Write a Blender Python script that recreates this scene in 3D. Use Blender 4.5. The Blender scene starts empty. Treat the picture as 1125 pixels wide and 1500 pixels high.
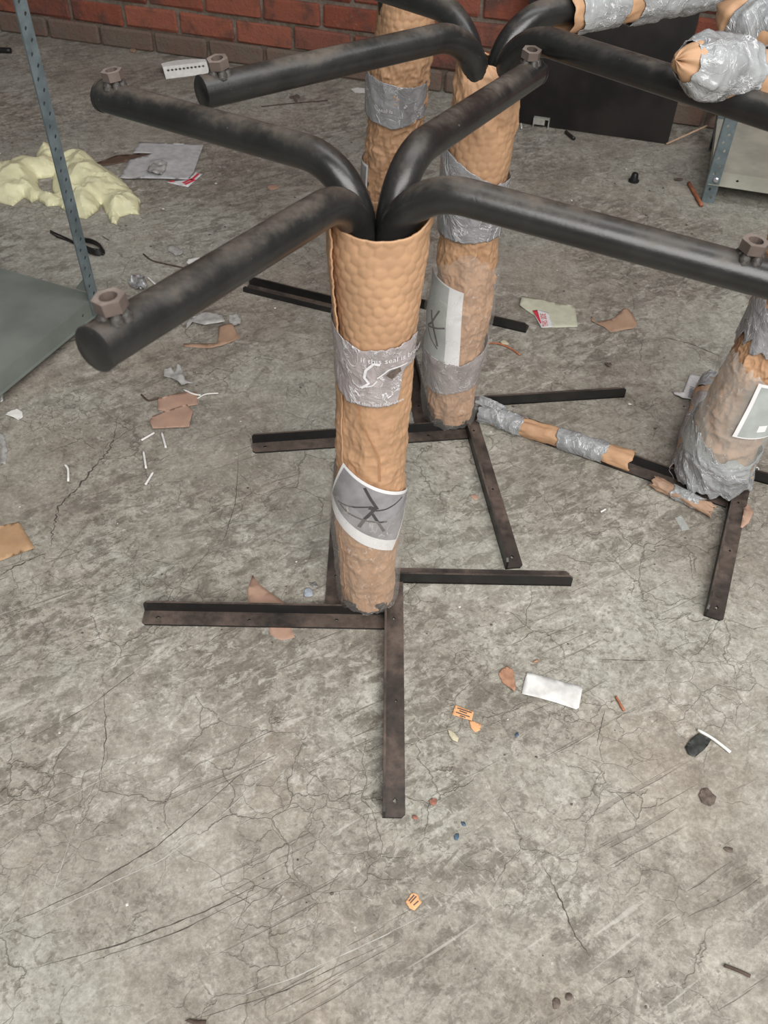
import bpy, bmesh, math, random
import numpy as np
from mathutils import Vector, Matrix
from mathutils.geometry import delaunay_2d_cdt

# ------------------------------------------------------------------ camera, light, exposure
SC = bpy.context.scene
COL = SC.collection
F_PX, PITCH, ROLL, CAM_H = 1302.0, 0.79615, 0.02715, 1.34298
cp, sp = math.cos(PITCH), math.sin(PITCH)
FW = np.array([0, cp, -sp]); RT0 = np.array([1.0, 0, 0]); UP0 = np.cross(RT0, FW)
RT = math.cos(ROLL) * RT0 + math.sin(ROLL) * UP0
UP = -math.sin(ROLL) * RT0 + math.cos(ROLL) * UP0
CAM = np.array([0, 0, CAM_H])
cd = bpy.data.cameras.new('camera'); cam = bpy.data.objects.new('camera', cd); COL.objects.link(cam)
cd.sensor_fit = 'VERTICAL'; cd.sensor_height = 36.0; cd.sensor_width = 27.0; cd.lens = F_PX / 1500 * 36.0
cd.clip_start = 0.02; cd.clip_end = 60
cam.matrix_world = Matrix(((RT[0], UP[0], -FW[0], 0), (RT[1], UP[1], -FW[1], 0), (RT[2], UP[2], -FW[2], CAM_H), (0, 0, 0, 1)))
cd.dof.use_dof = True; cd.dof.focus_distance = 1.65; cd.dof.aperture_fstop = 9.0
SC.camera = cam

world = bpy.data.worlds.new('world'); SC.world = world; world.use_nodes = True
bg = world.node_tree.nodes['Background']; bg.inputs[0].default_value = (0.93, 0.96, 1.0, 1); bg.inputs[1].default_value = 0.13

def area_light(name, loc, target, sx, sy, power, colr):
    ld = bpy.data.lights.new(name, 'AREA'); ld.shape = 'RECTANGLE'; ld.size = sx; ld.size_y = sy
    ld.energy = power; ld.color = colr
    o = bpy.data.objects.new(name, ld); COL.objects.link(o)
    o.location = loc; o.rotation_euler = (Vector(target) - Vector(loc)).to_track_quat('-Z', 'Y').to_euler()
    return o
# daylight from the open front of the shed, behind and above the photographer, and a roof light
area_light('open_front_daylight', (0.9, -1.5, 2.8), (0.3, 1.0, 0.0), 3.6, 2.2, 236, (1.0, 0.975, 0.94))
area_light('roof_light', (1.0, 1.3, 3.6), (0.6, 1.4, 0), 0.9, 3.0, 48, (0.97, 0.985, 1.0))

vs = SC.view_settings
vs.view_transform = 'Standard'; vs.look = 'None'; vs.gamma = 1.0; vs.use_curve_mapping = False
vs.exposure = 0.0

rnd = random.Random(7)
NR = np.random.RandomState(5)
D = math.radians

# ------------------------------------------------------------------ photo measurements -> metres
def ray(x, y):
    d = FW * F_PX + RT * (x - 562.5) - UP * (y - 750.0)
    return d / np.linalg.norm(d)
def atz(x, y, z=0.0):
    d = ray(x, y); return CAM + d * ((z - CAM_H) / d[2])
def aty(x, y, Y):
    d = ray(x, y); return CAM + d * (Y / d[1])

# ------------------------------------------------------------------ noise (vectorised)
_perm = NR.permutation(256); _perm = np.concatenate([_perm, _perm, _perm])
_val = NR.rand(256) * 2 - 1
def vnoise(x, y, z):
    x, y, z = np.broadcast_arrays(np.asarray(x, float), np.asarray(y, float), np.asarray(z, float))
    xi, yi, zi = np.floor(x).astype(int), np.floor(y).astype(int), np.floor(z).astype(int)
    xf, yf, zf = x - xi, y - yi, z - zi
    u, v, w = [t * t * t * (t * (t * 6 - 15) + 10) for t in (xf, yf, zf)]
    def g(i, j, k): return _val[_perm[_perm[_perm[(xi + i) & 255] + ((yi + j) & 255)] + ((zi + k) & 255)] & 255]
    def l(a, b, t): return a + (b - a) * t
    return l(l(l(g(0,0,0), g(1,0,0), u), l(g(0,1,0), g(1,1,0), u), v), l(l(g(0,0,1), g(1,0,1), u), l(g(0,1,1), g(1,1,1), u), v), w)
def fbm(x, y, z, o=3):
    s = 0; a = 1; t = 0
    for k in range(o):
        s = s + a * vnoise(x * 2**k + 17 * k, y * 2**k + 5 * k, z * 2**k + 9 * k); t += a; a *= .5
    return s / t
def ridge(x, y, z, o=3):
    s = 0; a = 1; t = 0
    for k in range(o):
        s = s + a * (1 - 2 * np.abs(vnoise(x * 1.9**k + 31 * k, y * 1.9**k + 3 * k, z * 1.9**k + 7 * k))); t += a; a *= .5
    return s / t
def sstep(a, b, x):
    t = np.clip((x - a) / (b - a), 0, 1); return t * t * (3 - 2 * t)

# ------------------------------------------------------------------ objects
def mk(name, V, Fc, mats, parent=None, smooth=False, midx=None, solid=0.0, anchor='base'):
    V = np.asarray(V, float)
    mn, mx = V.min(0), V.max(0); o3 = (mn + mx) / 2
    if anchor == 'base': o3[2] = mn[2]
    me = bpy.data.meshes.new(name)
    me.from_pydata((V - o3).tolist(), [], [tuple(int(i) for i in f) for f in Fc])
    if not isinstance(mats, (list, tuple)): mats = [mats]
    for m in mats: me.materials.append(m)
    if midx is not None: me.polygons.foreach_set('material_index', np.asarray(midx, dtype=np.int32))
    if smooth: me.polygons.foreach_set('use_smooth', [True] * len(me.polygons))
    me.update()
    return link(name, me, o3, parent, solid)
def wloc(o):
    p = np.zeros(3)
    while o is not None:
        p = p + np.array(o.location); o = o.parent
    return p
def link(name, me, loc, parent=None, solid=0.0):
    o = bpy.data.objects.new(name, me); COL.objects.link(o)
    o.parent = parent; o.location = Vector(np.asarray(loc) - wloc(parent))
    if solid:
        m = o.modifiers.new('thickness', 'SOLIDIFY'); m.thickness = solid; m.offset = -1 if solid > 0 else 1
    return o
def empty(name, loc):
    o = bpy.data.objects.new(name, None); COL.objects.link(o); o.location = Vector(loc); o.empty_display_size = .1
    return o
def tag(o, label, cat, group=None, kind=None):
    o['label'] = label
    if cat: o['category'] = cat
    if group: o['group'] = group
    if kind: o['kind'] = kind
    return o

class MB:
    def __init__(s): s.V = []; s.F = []; s.M = []
    def add(s, V, Fc, m=0):
        b = len(s.V); s.V += [tuple(v) for v in V]; s.F += [tuple(i + b for i in f) for f in Fc]; s.M += [m] * len(Fc); return s
    def box(s, c, size, ax=None, m=0):
        c = np.array(c, float); hx, hy, hz = np.array(size) / 2
        A = np.eye(3) if ax is None else np.array(ax, float)
        V = [c + A[0]*i*hx + A[1]*j*hy + A[2]*k*hz for k in (-1, 1) for j in (-1, 1) for i in (-1, 1)]
        return s.add(V, [(0,2,3,1),(4,5,7,6),(0,1,5,4),(2,6,7,3),(0,4,6,2),(1,3,7,5)], m)
    def tube(s, P, r, n=10, m=0, cap=True):
        P = np.array(P, float); k = len(P); R = np.full(k, r) if np.isscalar(r) else np.array(r)
        T = np.gradient(P, axis=0); T /= np.linalg.norm(T, axis=1)[:, None] + 1e-12
        a = np.array([0, 0, 1.0]) if abs(T[0][2]) < .9 else np.array([1.0, 0, 0])
        V = []; nrm = np.cross(T[0], a); nrm /= np.linalg.norm(nrm)
        for i in range(k):
            nrm = nrm - T[i] * (nrm @ T[i]); nrm /= np.linalg.norm(nrm); b = np.cross(T[i], nrm)
            for j in range(n):
                t = 2 * math.pi * j / n; V.append(P[i] + R[i] * (math.cos(t) * nrm + math.sin(t) * b))
        Fc = [(i*n+j, i*n+(j+1) % n, (i+1)*n+(j+1) % n, (i+1)*n+j) for i in range(k-1) for j in range(n)]
        if cap: Fc += [tuple(range(n))[::-1], tuple((k-1)*n + j for j in range(n))]
        return s.add(V, Fc, m)
    def build(s, name, mats, parent=None, smooth=False, solid=0.0):
        return mk(name, s.V, s.F, mats, parent, smooth, s.M, solid)
def smooth_by_angle(o, deg=35):
    me = o.data
    me.polygons.foreach_set('use_smooth', [True] * len(me.polygons))
    me.set_sharp_from_angle(angle=D(deg))

def plate(L, W, T, holes=(), cut=0.0, hw=None):
    """plate in local x 0..L, y 0..W, z 0..T with real holes [(x, y, r)], returns V, F"""
    bm = bmesh.new()
    hs = sorted(holes); xs = [0.0]; x = 0
    def face(pts): bm.faces.new([bm.verts.new((a, b, 0)) for a, b in pts])
    cur = 0.0
    for (hx, hy, r) in hs:
        q = r * 1.6; x0, x1 = hx - q, hx + q
        if x0 > cur: face([(cur, 0), (x0, 0), (x0, W), (cur, W)])
        n = 10
        ring = [(hx + r * math.cos(2*math.pi*k/n + math.pi/n - math.pi), hy + r * math.sin(2*math.pi*k/n + math.pi/n - math.pi)) for k in range(n)]
        # lower half and upper half polygons around the hole
        lo = [(x0, 0), (x1, 0), (x1, hy)] + [p for p in sorted(ring, key=lambda p: -p[0]) if p[1] <= hy + 1e-9] + [(x0, hy)]
        up = [(x1, W), (x0, W), (x0, hy)] + [p for p in sorted(ring, key=lambda p: p[0]) if p[1] >= hy - 1e-9] + [(x1, hy)]
        face(lo); face(up); cur = x1
    if cur < L:
        face([(cur, 0), (L, 0), (L, W - cut), (L - cut, W), (cur, W)] if cut else [(cur, 0), (L, 0), (L, W), (cur, W)])
    bmesh.ops.remove_doubles(bm, verts=bm.verts, dist=1e-6)
    r = bmesh.ops.extrude_face_region(bm, geom=bm.faces[:])
    for v in r['geom']:
        if isinstance(v, bmesh.types.BMVert): v.co.z += T
    bmesh.ops.recalc_face_normals(bm, faces=bm.faces)
    bm.verts.index_update()
    V = [tuple(v.co) for v in bm.verts]; Fc = [tuple(v.index for v in f.verts) for f in bm.faces]
    bm.free(); return np.array(V), Fc
def xf(V, o, ax, ay, az):
    V = np.asarray(V); return np.array(o) + V[:, :1] * np.array(ax) + V[:, 1:2] * np.array(ay) + V[:, 2:3] * np.array(az)

# ------------------------------------------------------------------ materials
class NT:
    def __init__(s, name):
        s.m = bpy.data.materials.new(name); s.m.use_nodes = True; s.t = s.m.node_tree
        s.b = s.t.nodes['Principled BSDF']; s.out = s.t.nodes['Material Output']
    def n(s, typ, ins=None, **kw):
        nd = s.t.nodes.new(typ)
        for k, v in kw.items(): setattr(nd, k, v)
        for k, v in (ins or {}).items(): s.set(nd.inputs[k], v)
        return nd
    def set(s, sock, v):
        if isinstance(v, bpy.types.NodeSocket): s.t.links.new(v, sock)
        elif isinstance(v, (tuple, list)) and sock.type == 'RGBA': sock.default_value = (*v[:3], 1)
        else: sock.default_value = v
    def pos(s): return s.n('ShaderNodeNewGeometry').outputs['Position']
    def obj(s): return s.n('ShaderNodeTexCoord').outputs['Object']
    def mapping(s, vec, rot=(0,0,0), scale=(1,1,1), loc=(0,0,0)):
        if any(rot): vec = s.n('ShaderNodeMapping', {'Vector': vec, 'Rotation': rot}).outputs[0]
        return s.n('ShaderNodeMapping', {'Vector': vec, 'Scale': scale, 'Location': loc}).outputs[0]
    def noise(s, vec, scale, detail=4, rough=.55, dist=0):
        return s.n('ShaderNodeTexNoise', {'Vector': vec, 'Scale': scale, 'Detail': detail, 'Roughness': rough, 'Distortion': dist}).outputs[0]
    def ramp(s, f, a, b, c0=0.0, c1=1.0):
        return s.n('ShaderNodeMapRange', {0: f, 1: a, 2: b, 3: c0, 4: c1}, interpolation_type='SMOOTHSTEP').outputs[0]
    def mix(s, f, a, b, mode='MIX'):
        nd = s.n('ShaderNodeMix', data_type='RGBA', blend_type=mode)
        s.set(nd.inputs[0], f); s.set(nd.inputs[6], a); s.set(nd.inputs[7], b); return nd.outputs[2]
    def math(s, op, a, b=0.0):
        nd = s.n('ShaderNodeMath', operation=op); s.set(nd.inputs[0], a); s.set(nd.inputs[1], b); return nd.outputs[0]
    def bump(s, h, strength=.3, dist=.002, normal=None):
        i = {'Height': h, 'Strength': strength, 'Distance': dist}
        if normal is not None: i['Normal'] = normal
        return s.n('ShaderNodeBump', i).outputs[0]
    def voro(s, vec, scale, feature='DISTANCE_TO_EDGE', rand=1.0):
        return s.n('ShaderNodeTexVoronoi', {'Vector': vec, 'Scale': scale, 'Randomness': rand}, feature=feature).outputs[0]
    def fin(s, col=None, rough=None, metal=None, normal=None, spec=None):
        if col is not None: s.set(s.b.inputs['Base Color'], col)
        if rough is not None: s.set(s.b.inputs['Roughness'], rough)
        if metal is not None: s.set(s.b.inputs['Metallic'], metal)
        if normal is not None: s.set(s.b.inputs['Normal'], normal)
        if spec is not None: s.set(s.b.inputs['Specular IOR Level'], spec)
        return s.m

def simple(name, col, rough=.6, var=.15, scale=40, bump=.1, metal=0, spec=.4):
    t = NT(name); p = t.obj(); n = t.noise(p, scale, 5)
    c = t.mix(t.ramp(n, .3, .7), tuple(x * (1 - var) for x in col), tuple(min(1, x * (1 + var)) for x in col))
    return t.fin(c, rough, metal, t.bump(n, bump, .002) if bump else None, spec)

def m_concrete():
    t = NT('concrete'); P = t.pos()
    DG = D(-33)                                                   # the trowel and drag direction
    n1 = t.noise(P, 1.1, 5, .6); n2 = t.noise(P, 4.5, 8, .65, .3); n3 = t.noise(P, 24, 9, .75, .3); n4 = t.noise(P, 120, 6, .75); n5 = t.noise(P, 12, 6, .6, .8)
    big = t.math('ADD', t.math('MULTIPLY', n1, .5), t.math('MULTIPLY', n2, .5))
    c = t.mix(t.ramp(big, .36, .64), (.265, .242, .205), (.41, .392, .345))
    c = t.mix(t.ramp(n1, .44, .60, 0, .7), c, (.385, .39, .345))                       # cooler, greenish cement
    c = t.mix(t.ramp(t.noise(t.mapping(P, loc=(3, 8, 0)), 1.8, 6, .6), .50, .66, 0, .45), c, (.37, .315, .265))  # reddish-brown dust
    def patch(loc, sc, a, b, rot, stretch, fs, fa, fb, dist=.5):
        m = t.ramp(t.noise(t.mapping(P, loc=loc), sc, 5, .65), a, b)
        f = t.ramp(t.noise(t.mapping(P, rot=(0, 0, rot), scale=stretch), fs, 11, .76, dist), fa, fb)
        return t.math('MULTIPLY', m, f)
    # worn paste showing darker aggregate, in speckled islands
    c = t.mix(t.math('MULTIPLY', patch((1.3, 4.4, 0), 1.6, .44, .56, DG, (.5, 1.1, 1), 30, .485, .535), .68), c, (.15, .135, .115))
    c = t.mix(t.math('MULTIPLY', patch((7.3, 2.1, 0), 1.9, .46, .58, 0, (1, 1, 1), 52, .52, .57), .62), c, (.18, .16, .137))
    c = t.mix(t.math('MULTIPLY', patch((2.3, 9.1, 0), 2.6, .48, .58, D(20), (.7, 1, 1), 85, .53, .58), .6), c, (.15, .132, .112))
    # pale scraped laitance
    c = t.mix(t.math('MULTIPLY', patch((5.3, 1.1, 0), 1.7, .47, .60, DG, (.65, 1.15, 1), 36, .525, .57, .6), .52), c, (.56, .545, .50))
    c = t.mix(t.math('MULTIPLY', patch((9.3, 5.1, 0), 2.2, .45, .58, D(50), (.5, 1.2, 1), 80, .56, .60, .6), .55), c, (.52, .50, .45))
    # fine mottling, grain and pores
    c = t.mix(t.ramp(n3, .32, .70, 0, 1), t.mix(1.0, c, (.74, .72, .69), 'MULTIPLY'), t.mix(1.0, c, (1.16, 1.16, 1.16), 'MULTIPLY'))
    c = t.mix(t.ramp(n4, .40, .62, 0, 1), t.mix(1.0, c, (.84, .83, .82), 'MULTIPLY'), t.mix(1.0, c, (1.10, 1.10, 1.10), 'MULTIPLY'))
    c = t.mix(t.ramp(t.noise(P, 62, 3, .6), .66, .70, 0, .55), c, (.13, .115, .10))
    c = t.mix(t.ramp(t.noise(t.mapping(P, loc=(3, 3, 0)), 48, 3, .6), .69, .73, 0, .5), c, (.60, .58, .53))
    # hairline crazing
    wv = t.n('ShaderNodeVectorMath', {0: P, 1: t.n('ShaderNodeVectorMath', {0: t.n('ShaderNodeTexNoise', {'Vector': P, 'Scale': 14.0, 'Detail': 7.0}).outputs[1], 'Scale': .075}, operation='SCALE').outputs[0]}, operation='ADD').outputs[0]
    cr1 = t.ramp(t.voro(wv, 8.5), .002, .011, 1, 0); m1 = t.ramp(t.noise(t.mapping(P, loc=(2, 2, 0)), 3.6, 5), .47, .60)
    cr2 = t.ramp(t.voro(wv, 19), .004, .022, 1, 0); m2 = t.ramp(t.noise(t.mapping(P, loc=(9, 1, 0)), 4.0, 5), .48, .62)
    cr = t.math('MAXIMUM', t.math('MULTIPLY', cr1, m1), t.math('MULTIPLY', t.math('MULTIPLY', cr2, m2), .6))
    c = t.mix(t.math('MULTIPLY', cr, .55), c, (.13, .115, .095))
    # long drag scratches sweeping across the slab
    def scratch(rot, loc, sc, a, b):
        v = t.mapping(P, rot=(0, 0, rot), scale=(.05, 1.0, 1), loc=loc)
        return t.math('MULTIPLY', t.ramp(t.noise(v, sc, 3, .5, .12), a, b), t.ramp(t.noise(t.mapping(P, loc=loc), 2.2, 4), .47, .58))
    s1 = scratch(DG, (4, 2, 0), 85, .66, .70); s2 = scratch(D(-29), (8, 5, 0), 75, .63, .67); s3 = scratch(D(-70), (1, 9, 0), 60, .66, .70)
    c = t.mix(t.math('MULTIPLY', s1, .38), c, (.56, .55, .50)); c = t.mix(t.math('MULTIPLY', s2, .5), c, (.17, .15, .128)); c = t.mix(t.math('MULTIPLY', s3, .45), c, (.15, .13, .11))
    h = t.math('SUBTRACT', t.math('ADD', t.math('MULTIPLY', n3, .7), t.math('MULTIPLY', n4, .45)), t.math('ADD', cr, t.math('MULTIPLY', s2, .5)))
    return t.fin(c, t.ramp(n5, .3, .7, .62, .85), 0, t.bump(h, .65, .0035), .35)

def m_brick(grime):
    t = NT('old_brick' if not grime else 'mortar_smeared_brick'); P = t.obj(); rn = t.n('ShaderNodeObjectInfo').outputs['Random']
    v = t.n('ShaderNodeVectorMath', {0: P, 1: t.n('ShaderNodeCombineXYZ', {0: t.math('MULTIPLY', rn, 37.0), 1: t.math('MULTIPLY', rn, 11.0)}).outputs[0]}, operation='ADD').outputs[0]
    n1 = t.noise(v, 9, 5, .6); n2 = t.noise(v, 45, 6, .7); n3 = t.noise(v, 190, 3)
    c = t.mix(t.ramp(rn, 0, 1), (.235, .072, .046), (.31, .110, .072))
    c = t.mix(t.ramp(t.math('FRACT', t.math('MULTIPLY', rn, 7.3)), .55, 1, 0, .75), c, (.20, .080, .060))
    c = t.mix(t.ramp(n1, .46, .66, 0, .8), c, (.095, .058, .05))
    c = t.mix(t.ramp(n2, .58, .74, 0, .5), c, (.34, .20, .15))
    c = t.mix(t.ramp(n3, .60, .75, 0, .35), c, (.09, .05, .04))
    if grime:
        c = t.mix(t.ramp(t.noise(v, 14, 6, .65), .30, .70, 1.0, .72), c, (.165, .135, .110))
    h = t.math('ADD', t.math('MULTIPLY', n2, .7), t.math('MULTIPLY', n3, .3))
    return t.fin(c, .85, 0, t.bump(t.math('ADD', h, n1), 1.0, .008), .2)

def m_mortar():
    t = NT('mortar'); P = t.pos(); n = t.noise(P, 20, 7, .7); n2 = t.noise(P, 90, 4)
    c = t.mix(t.ramp(n, .3, .7), (.125, .098, .078), (.24, .20, .165))
    return t.fin(c, .95, 0, t.bump(t.math('ADD', n, n2), .8, .006), .15)

def m_steel(name, base, dust, d0, d1, rough=.42):
    t = NT(name); P = t.pos(); nz = t.n('ShaderNodeSeparateXYZ', {0: t.n('ShaderNodeNewGeometry').outputs['Normal']}).outputs[2]
    n1 = t.noise(P, 14, 6, .65, .4); n2 = t.noise(P, 70, 5, .65); n3 = t.noise(P, 260, 3)
    c = t.mix(t.ramp(n1, .35, .7), base, tuple(x * 1.7 for x in base))
    k = t.math('ADD', t.math('MULTIPLY', nz, .8), t.math('MULTIPLY', t.math('SUBTRACT', n1, .5), 1.3))
    dm = t.math('MULTIPLY', t.math('MULTIPLY', t.ramp(k, d0, 1.05), t.ramp(n2, .25, .60, .5, 1.0)), t.ramp(t.noise(P, 6.5, 6, .65), .40, .60, .30, 1.0))
    c = t.mix(t.math('MULTIPLY', dm, d1), c, dust)
    c = t.mix(t.ramp(n2, .70, .76, 0, .5), c, (.20, .17, .145))             # scuffs
    c = t.mix(t.ramp(n3, .70, .80, 0, .3), c, (.25, .22, .19))
    r = t.n('ShaderNodeMapRange', {0: dm, 1: 0.0, 2: 1.0, 3: rough, 4: .8}).outputs[0]
    return t.fin(c, r, 0, t.bump(t.math('ADD', n2, t.math('MULTIPLY', n3, .5)), .18, .0015), .5)

def m_paper(name, col, sat=1.0):
    t = NT(name); P = t.obj(); n1 = t.noise(P, 18, 5, .6); n2 = t.noise(P, 120, 4, .6); f = t.noise(t.mapping(P, scale=(1, 1, .15)), 300, 3)
    c = t.mix(t.ramp(n1, .3, .72), tuple(x * .84 for x in col), tuple(min(1, x * 1.08) for x in col))
    c = t.mix(t.ramp(f, .55, .75, 0, .25), c, tuple(x * .7 for x in col))
    return t.fin(c, .62, 0, t.bump(t.math('ADD', t.math('MULTIPLY', n2, .6), f), .12, .0012), .35)

def m_tape(name, col, streak=.6):
    t = NT(name); P = t.obj()
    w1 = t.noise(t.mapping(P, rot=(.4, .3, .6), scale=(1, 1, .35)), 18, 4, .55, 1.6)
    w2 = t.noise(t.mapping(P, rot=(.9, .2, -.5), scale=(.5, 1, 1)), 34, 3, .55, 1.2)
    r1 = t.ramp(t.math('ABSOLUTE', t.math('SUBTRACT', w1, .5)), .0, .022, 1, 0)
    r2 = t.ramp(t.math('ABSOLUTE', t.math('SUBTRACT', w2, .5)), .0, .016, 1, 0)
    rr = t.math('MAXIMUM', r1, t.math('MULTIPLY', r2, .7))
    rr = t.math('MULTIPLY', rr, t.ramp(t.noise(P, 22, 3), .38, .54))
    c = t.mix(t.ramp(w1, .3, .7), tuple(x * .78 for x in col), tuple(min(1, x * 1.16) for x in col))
    c = t.mix(t.math('MULTIPLY', rr, streak), c, (.72, .72, .74))           # crease highlights painted in as pale streaks, with some stress whitening
    return t.fin(c, .22, 0, t.bump(t.math('ADD', t.math('ADD', w1, w2), t.math('MULTIPLY', rr, .4)), .6, .007), .6)

def m_film(name, tint, amount):
    t = NT(name); P = t.obj(); w = t.noise(t.mapping(P, scale=(1, 1, .6)), 20, 4, .55, 1.5); w2 = t.noise(P, 70, 3, .5, 1.0)
    nb = t.bump(t.math('ADD', w, t.math('MULTIPLY', w2, .3)), .35, .004)
    tr = t.n('ShaderNodeBsdfTransparent', {0: (.98, .98, .98)}).outputs[0]
    df = t.n('ShaderNodeBsdfDiffuse', {0: tint}).outputs[0]
    gl = t.n('ShaderNodeBsdfGlossy', {0: (1, 1, 1), 'Roughness': .12, 'Normal': nb}).outputs[0]
    cre = t.ramp(t.math('ABSOLUTE', t.math('SUBTRACT', w, .5)), 0, .012, 1, 0)
    fac = t.math('ADD', amount, t.math('MULTIPLY', t.math('MULTIPLY', cre, t.ramp(w2, .45, .6)), .35))
    a = t.n('ShaderNodeMixShader', {0: fac, 1: tr, 2: df}).outputs[0]
    fr = t.math('ADD', .055, t.math('MULTIPLY', t.ramp(w, .52, .66), .10))
    b = t.n('ShaderNodeMixShader', {0: fr, 1: a, 2: gl}).outputs[0]
    t.t.links.new(b, t.out.inputs[0]); return t.m

M = {}
M['concrete'] = m_concrete()
M['brick'] = m_brick(False); M['brick_low'] = m_brick(True); M['mortar'] = m_mortar()
M['tube'] = m_steel('dusty_black_tube', (.013, .013, .0128), (.145, .118, .092), .36, .76, .29)
M['iron'] = m_steel('dusty_black_angle_iron', (.011, .0105, .010), (.150, .108, .086), .15, .88, .42)
M['rust'] = m_steel('bare_rusty_nut', (.075, .058, .05), (.30, .25, .215), .35, .72, .45)
M['weld'] = simple('weld_bead', (.045, .04, .036), .5, .5, 200, .6)
M['kraft'] = m_paper('kraft_bubble_paper', (.475, .285, .165))
M['kraft_dark'] = m_paper('kraft_paper_under_film', (.40, .205, .095))
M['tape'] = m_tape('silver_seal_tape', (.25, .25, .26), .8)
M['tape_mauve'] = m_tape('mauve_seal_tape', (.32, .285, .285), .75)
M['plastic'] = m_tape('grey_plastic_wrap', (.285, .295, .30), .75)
M['film'] = m_film('clear_film', (.85, .80, .76), .10)
M['film_hazy'] = m_film('hazy_film', (.62, .65, .63), .30)
M['white_print'] = simple('label_white', (.80, .80, .81), .35, .04, 30, .05)
M['grey_print'] = simple('label_grey_photo', (.27, .265, .28), .3, .22, 22, .05)
M['grey_print_light'] = simple('label_pale_grey_photo', (.40, .43, .415), .3, .12, 22, .05)
M['dark_print'] = simple('label_dark_print', (.06, .055, .06), .4, .2, 60, 0)
M['text_white'] = simple('seal_lettering', (.66, .65, .67), .4, .1, 200, 0)
M['shelf_green'] = simple('grey_green_enamel', (.165, .185, .165), .45, .14, 7, .04)
M['upright'] = simple('blue_grey_enamel', (.125, .155, .165), .42, .22, 25, .08)
M['shelf_cream'] = simple('dusty_cream_enamel', (.36, .355, .30), .5, .16, 10, .05)
M['panel'] = simple('black_board', (.013, .011, .010), .42, .5, 6, .03, 0, .3)
M['bolt'] = simple('zinc_bolt', (.55, .56, .58), .3, .1, 90, .1, .7)
M['yellow'] = simple('pale_yellow_plastic', (.70, .675, .44), .42, .08, 30, .15)
M['white_bit'] = simple('white_plastic', (.72, .71, .68), .5, .08, 60, .05)
M['paper_white'] = simple('white_paper', (.70, .70, .70), .7, .06, 60, .05)
M['paper_smudged'] = simple('smudged_white_paper', (.62, .615, .60), .7, .22, 26, .08)
M['paper_grey'] = simple('grey_paper', (.36, .35, .335), .6, .25, 40, .25)
M['paper_pale'] = simple('pale_grey_paper', (.47, .47, .475), .6, .14, 40, .25)
M['crack'] = simple('crack_shadow_dirt', (.075, .066, .056), .95, .3, 90, 0)
M['scrape'] = simple('scraped_cement', (.43, .42, .385), .8, .1, 60, 0)
M['paper_cream'] = simple('cream_card', (.52, .52, .40), .6, .08, 40, .05)
M['paper_greenish'] = simple('pale_green_card', (.60, .63, .52), .6, .06, 40, .05)
M['red_print'] = simple('red_print', (.60, .045, .07), .55, .08, 80, 0)
M['card_tan'] = m_paper('tan_card', (.42, .265, .15))
M['card_pink'] = m_paper('pinkish_cardboard', (.42, .27, .20))
M['card_brown'] = m_paper('brown_cardboard', (.115, .075, .055))
M['scrap_brown'] = m_paper('brown_scrap', (.36, .235, .16))
M['orange'] = simple('orange_label', (.70, .37, .18), .6, .08, 60, .05)
M['leaf'] = simple('dry_leaf', (.37, .20, .125), .6, .25, 60, .2)
M['twig'] = simple('dark_twig', (.075, .052, .04), .8, .3, 90, .3)
M['wood'] = simple('pale_wood', (.42, .29, .20), .7, .2, 60, .2)
M['copper'] = simple('orange_brown_stick', (.36, .13, .065), .5, .25, 60, .15)
M['black'] = simple('black_plastic', (.012, .012, .012), .4, .3, 40, .1)
M['black_tape'] = simple('black_tape', (.035, .037, .033), .4, .5, 45, .4)
M['grey_metal'] = simple('dull_zinc', (.42, .42, .38), .45, .2, 50, .15, .3)
M['foil'] = simple('crumpled_foil', (.36, .36, .36), .3, .4, 90, .5, .5)
M['blue'] = simple('blue_flake', (.06, .10, .15), .5, .3, 60, .1)
M['blue_pale'] = simple('pale_blue_flake', (.34, .38, .43), .55, .2, 60, .1)
M['rust_chip'] = simple('rust_chip', (.27, .12, .085), .8, .3, 60, .3)
M['dirt'] = simple('dirt_brown_scrap', (.115, .088, .072), .8, .4, 90, .4)
M['beige'] = simple('beige_bit', (.50, .45, .33), .7, .15, 60, .1)
M['grit'] = simple('grit', (.10, .085, .072), .9, .5, 200, 0)
M['grit_pale'] = simple('pale_grit', (.62, .60, .55), .8, .2, 200, 0)

# ------------------------------------------------------------------ setting: floor and brick wall
fl = MB().box((0, 0.9, -.05), (9, 6.9, .1)).build('floor', M['concrete']); tag(fl, 'worn grey concrete floor with hairline cracks, scrapes and dust', None, kind='structure')

WM = -.292; WC = 3.692; wl = math.hypot(1, WM)
WU = np.array([1, WM, 0]) / wl; WN = np.array([WM, -1, 0]) / wl; WZ = np.array([0, 0, 1.0]); W0 = np.array([0, WC, 0])
wall = MB().box(W0 + WU * (-.3) - WN * .075 + WZ * 1.25, (7.4, .126, 2.5), (WU, -WN, WZ)).build('wall_back', M['mortar'])
tag(wall, 'old red brick wall with smeared mortar along its foot', None, kind='structure')
BP, BL, CH, BH = .2508, .236, .0975, .0815
def brick_mesh(k, L):
    r = random.Random(100 + k); c = .0035
    V = []; sx, sy, sz = L/2, .05, BH/2
    # chamfered box, 24 verts jittered
    bm = bmesh.new(); bmesh.ops.create_cube(bm, size=1)
    for v in bm.verts: v.co.x *= 2*sx; v.co.y *= 2*sy; v.co.z *= 2*sz
    bmesh.ops.bevel(bm, geom=bm.edges[:], offset=.007, segments=1, affect='EDGES')
    for v in bm.verts:
        v.co.x += r.uniform(-.004, .004); v.co.z += r.uniform(-.0036, .0036); v.co.y += r.uniform(-.0015, .0015)
    me = bpy.data.meshes.new('brick'); bm.to_mesh(me); bm.free(); return me
bm_norm = [brick_mesh(k, BL) for k in range(6)]; bm_low = [brick_mesh(20 + k, BL) for k in range(5)]
for m_ in bm_norm: m_.materials.append(M['brick'])
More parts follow.
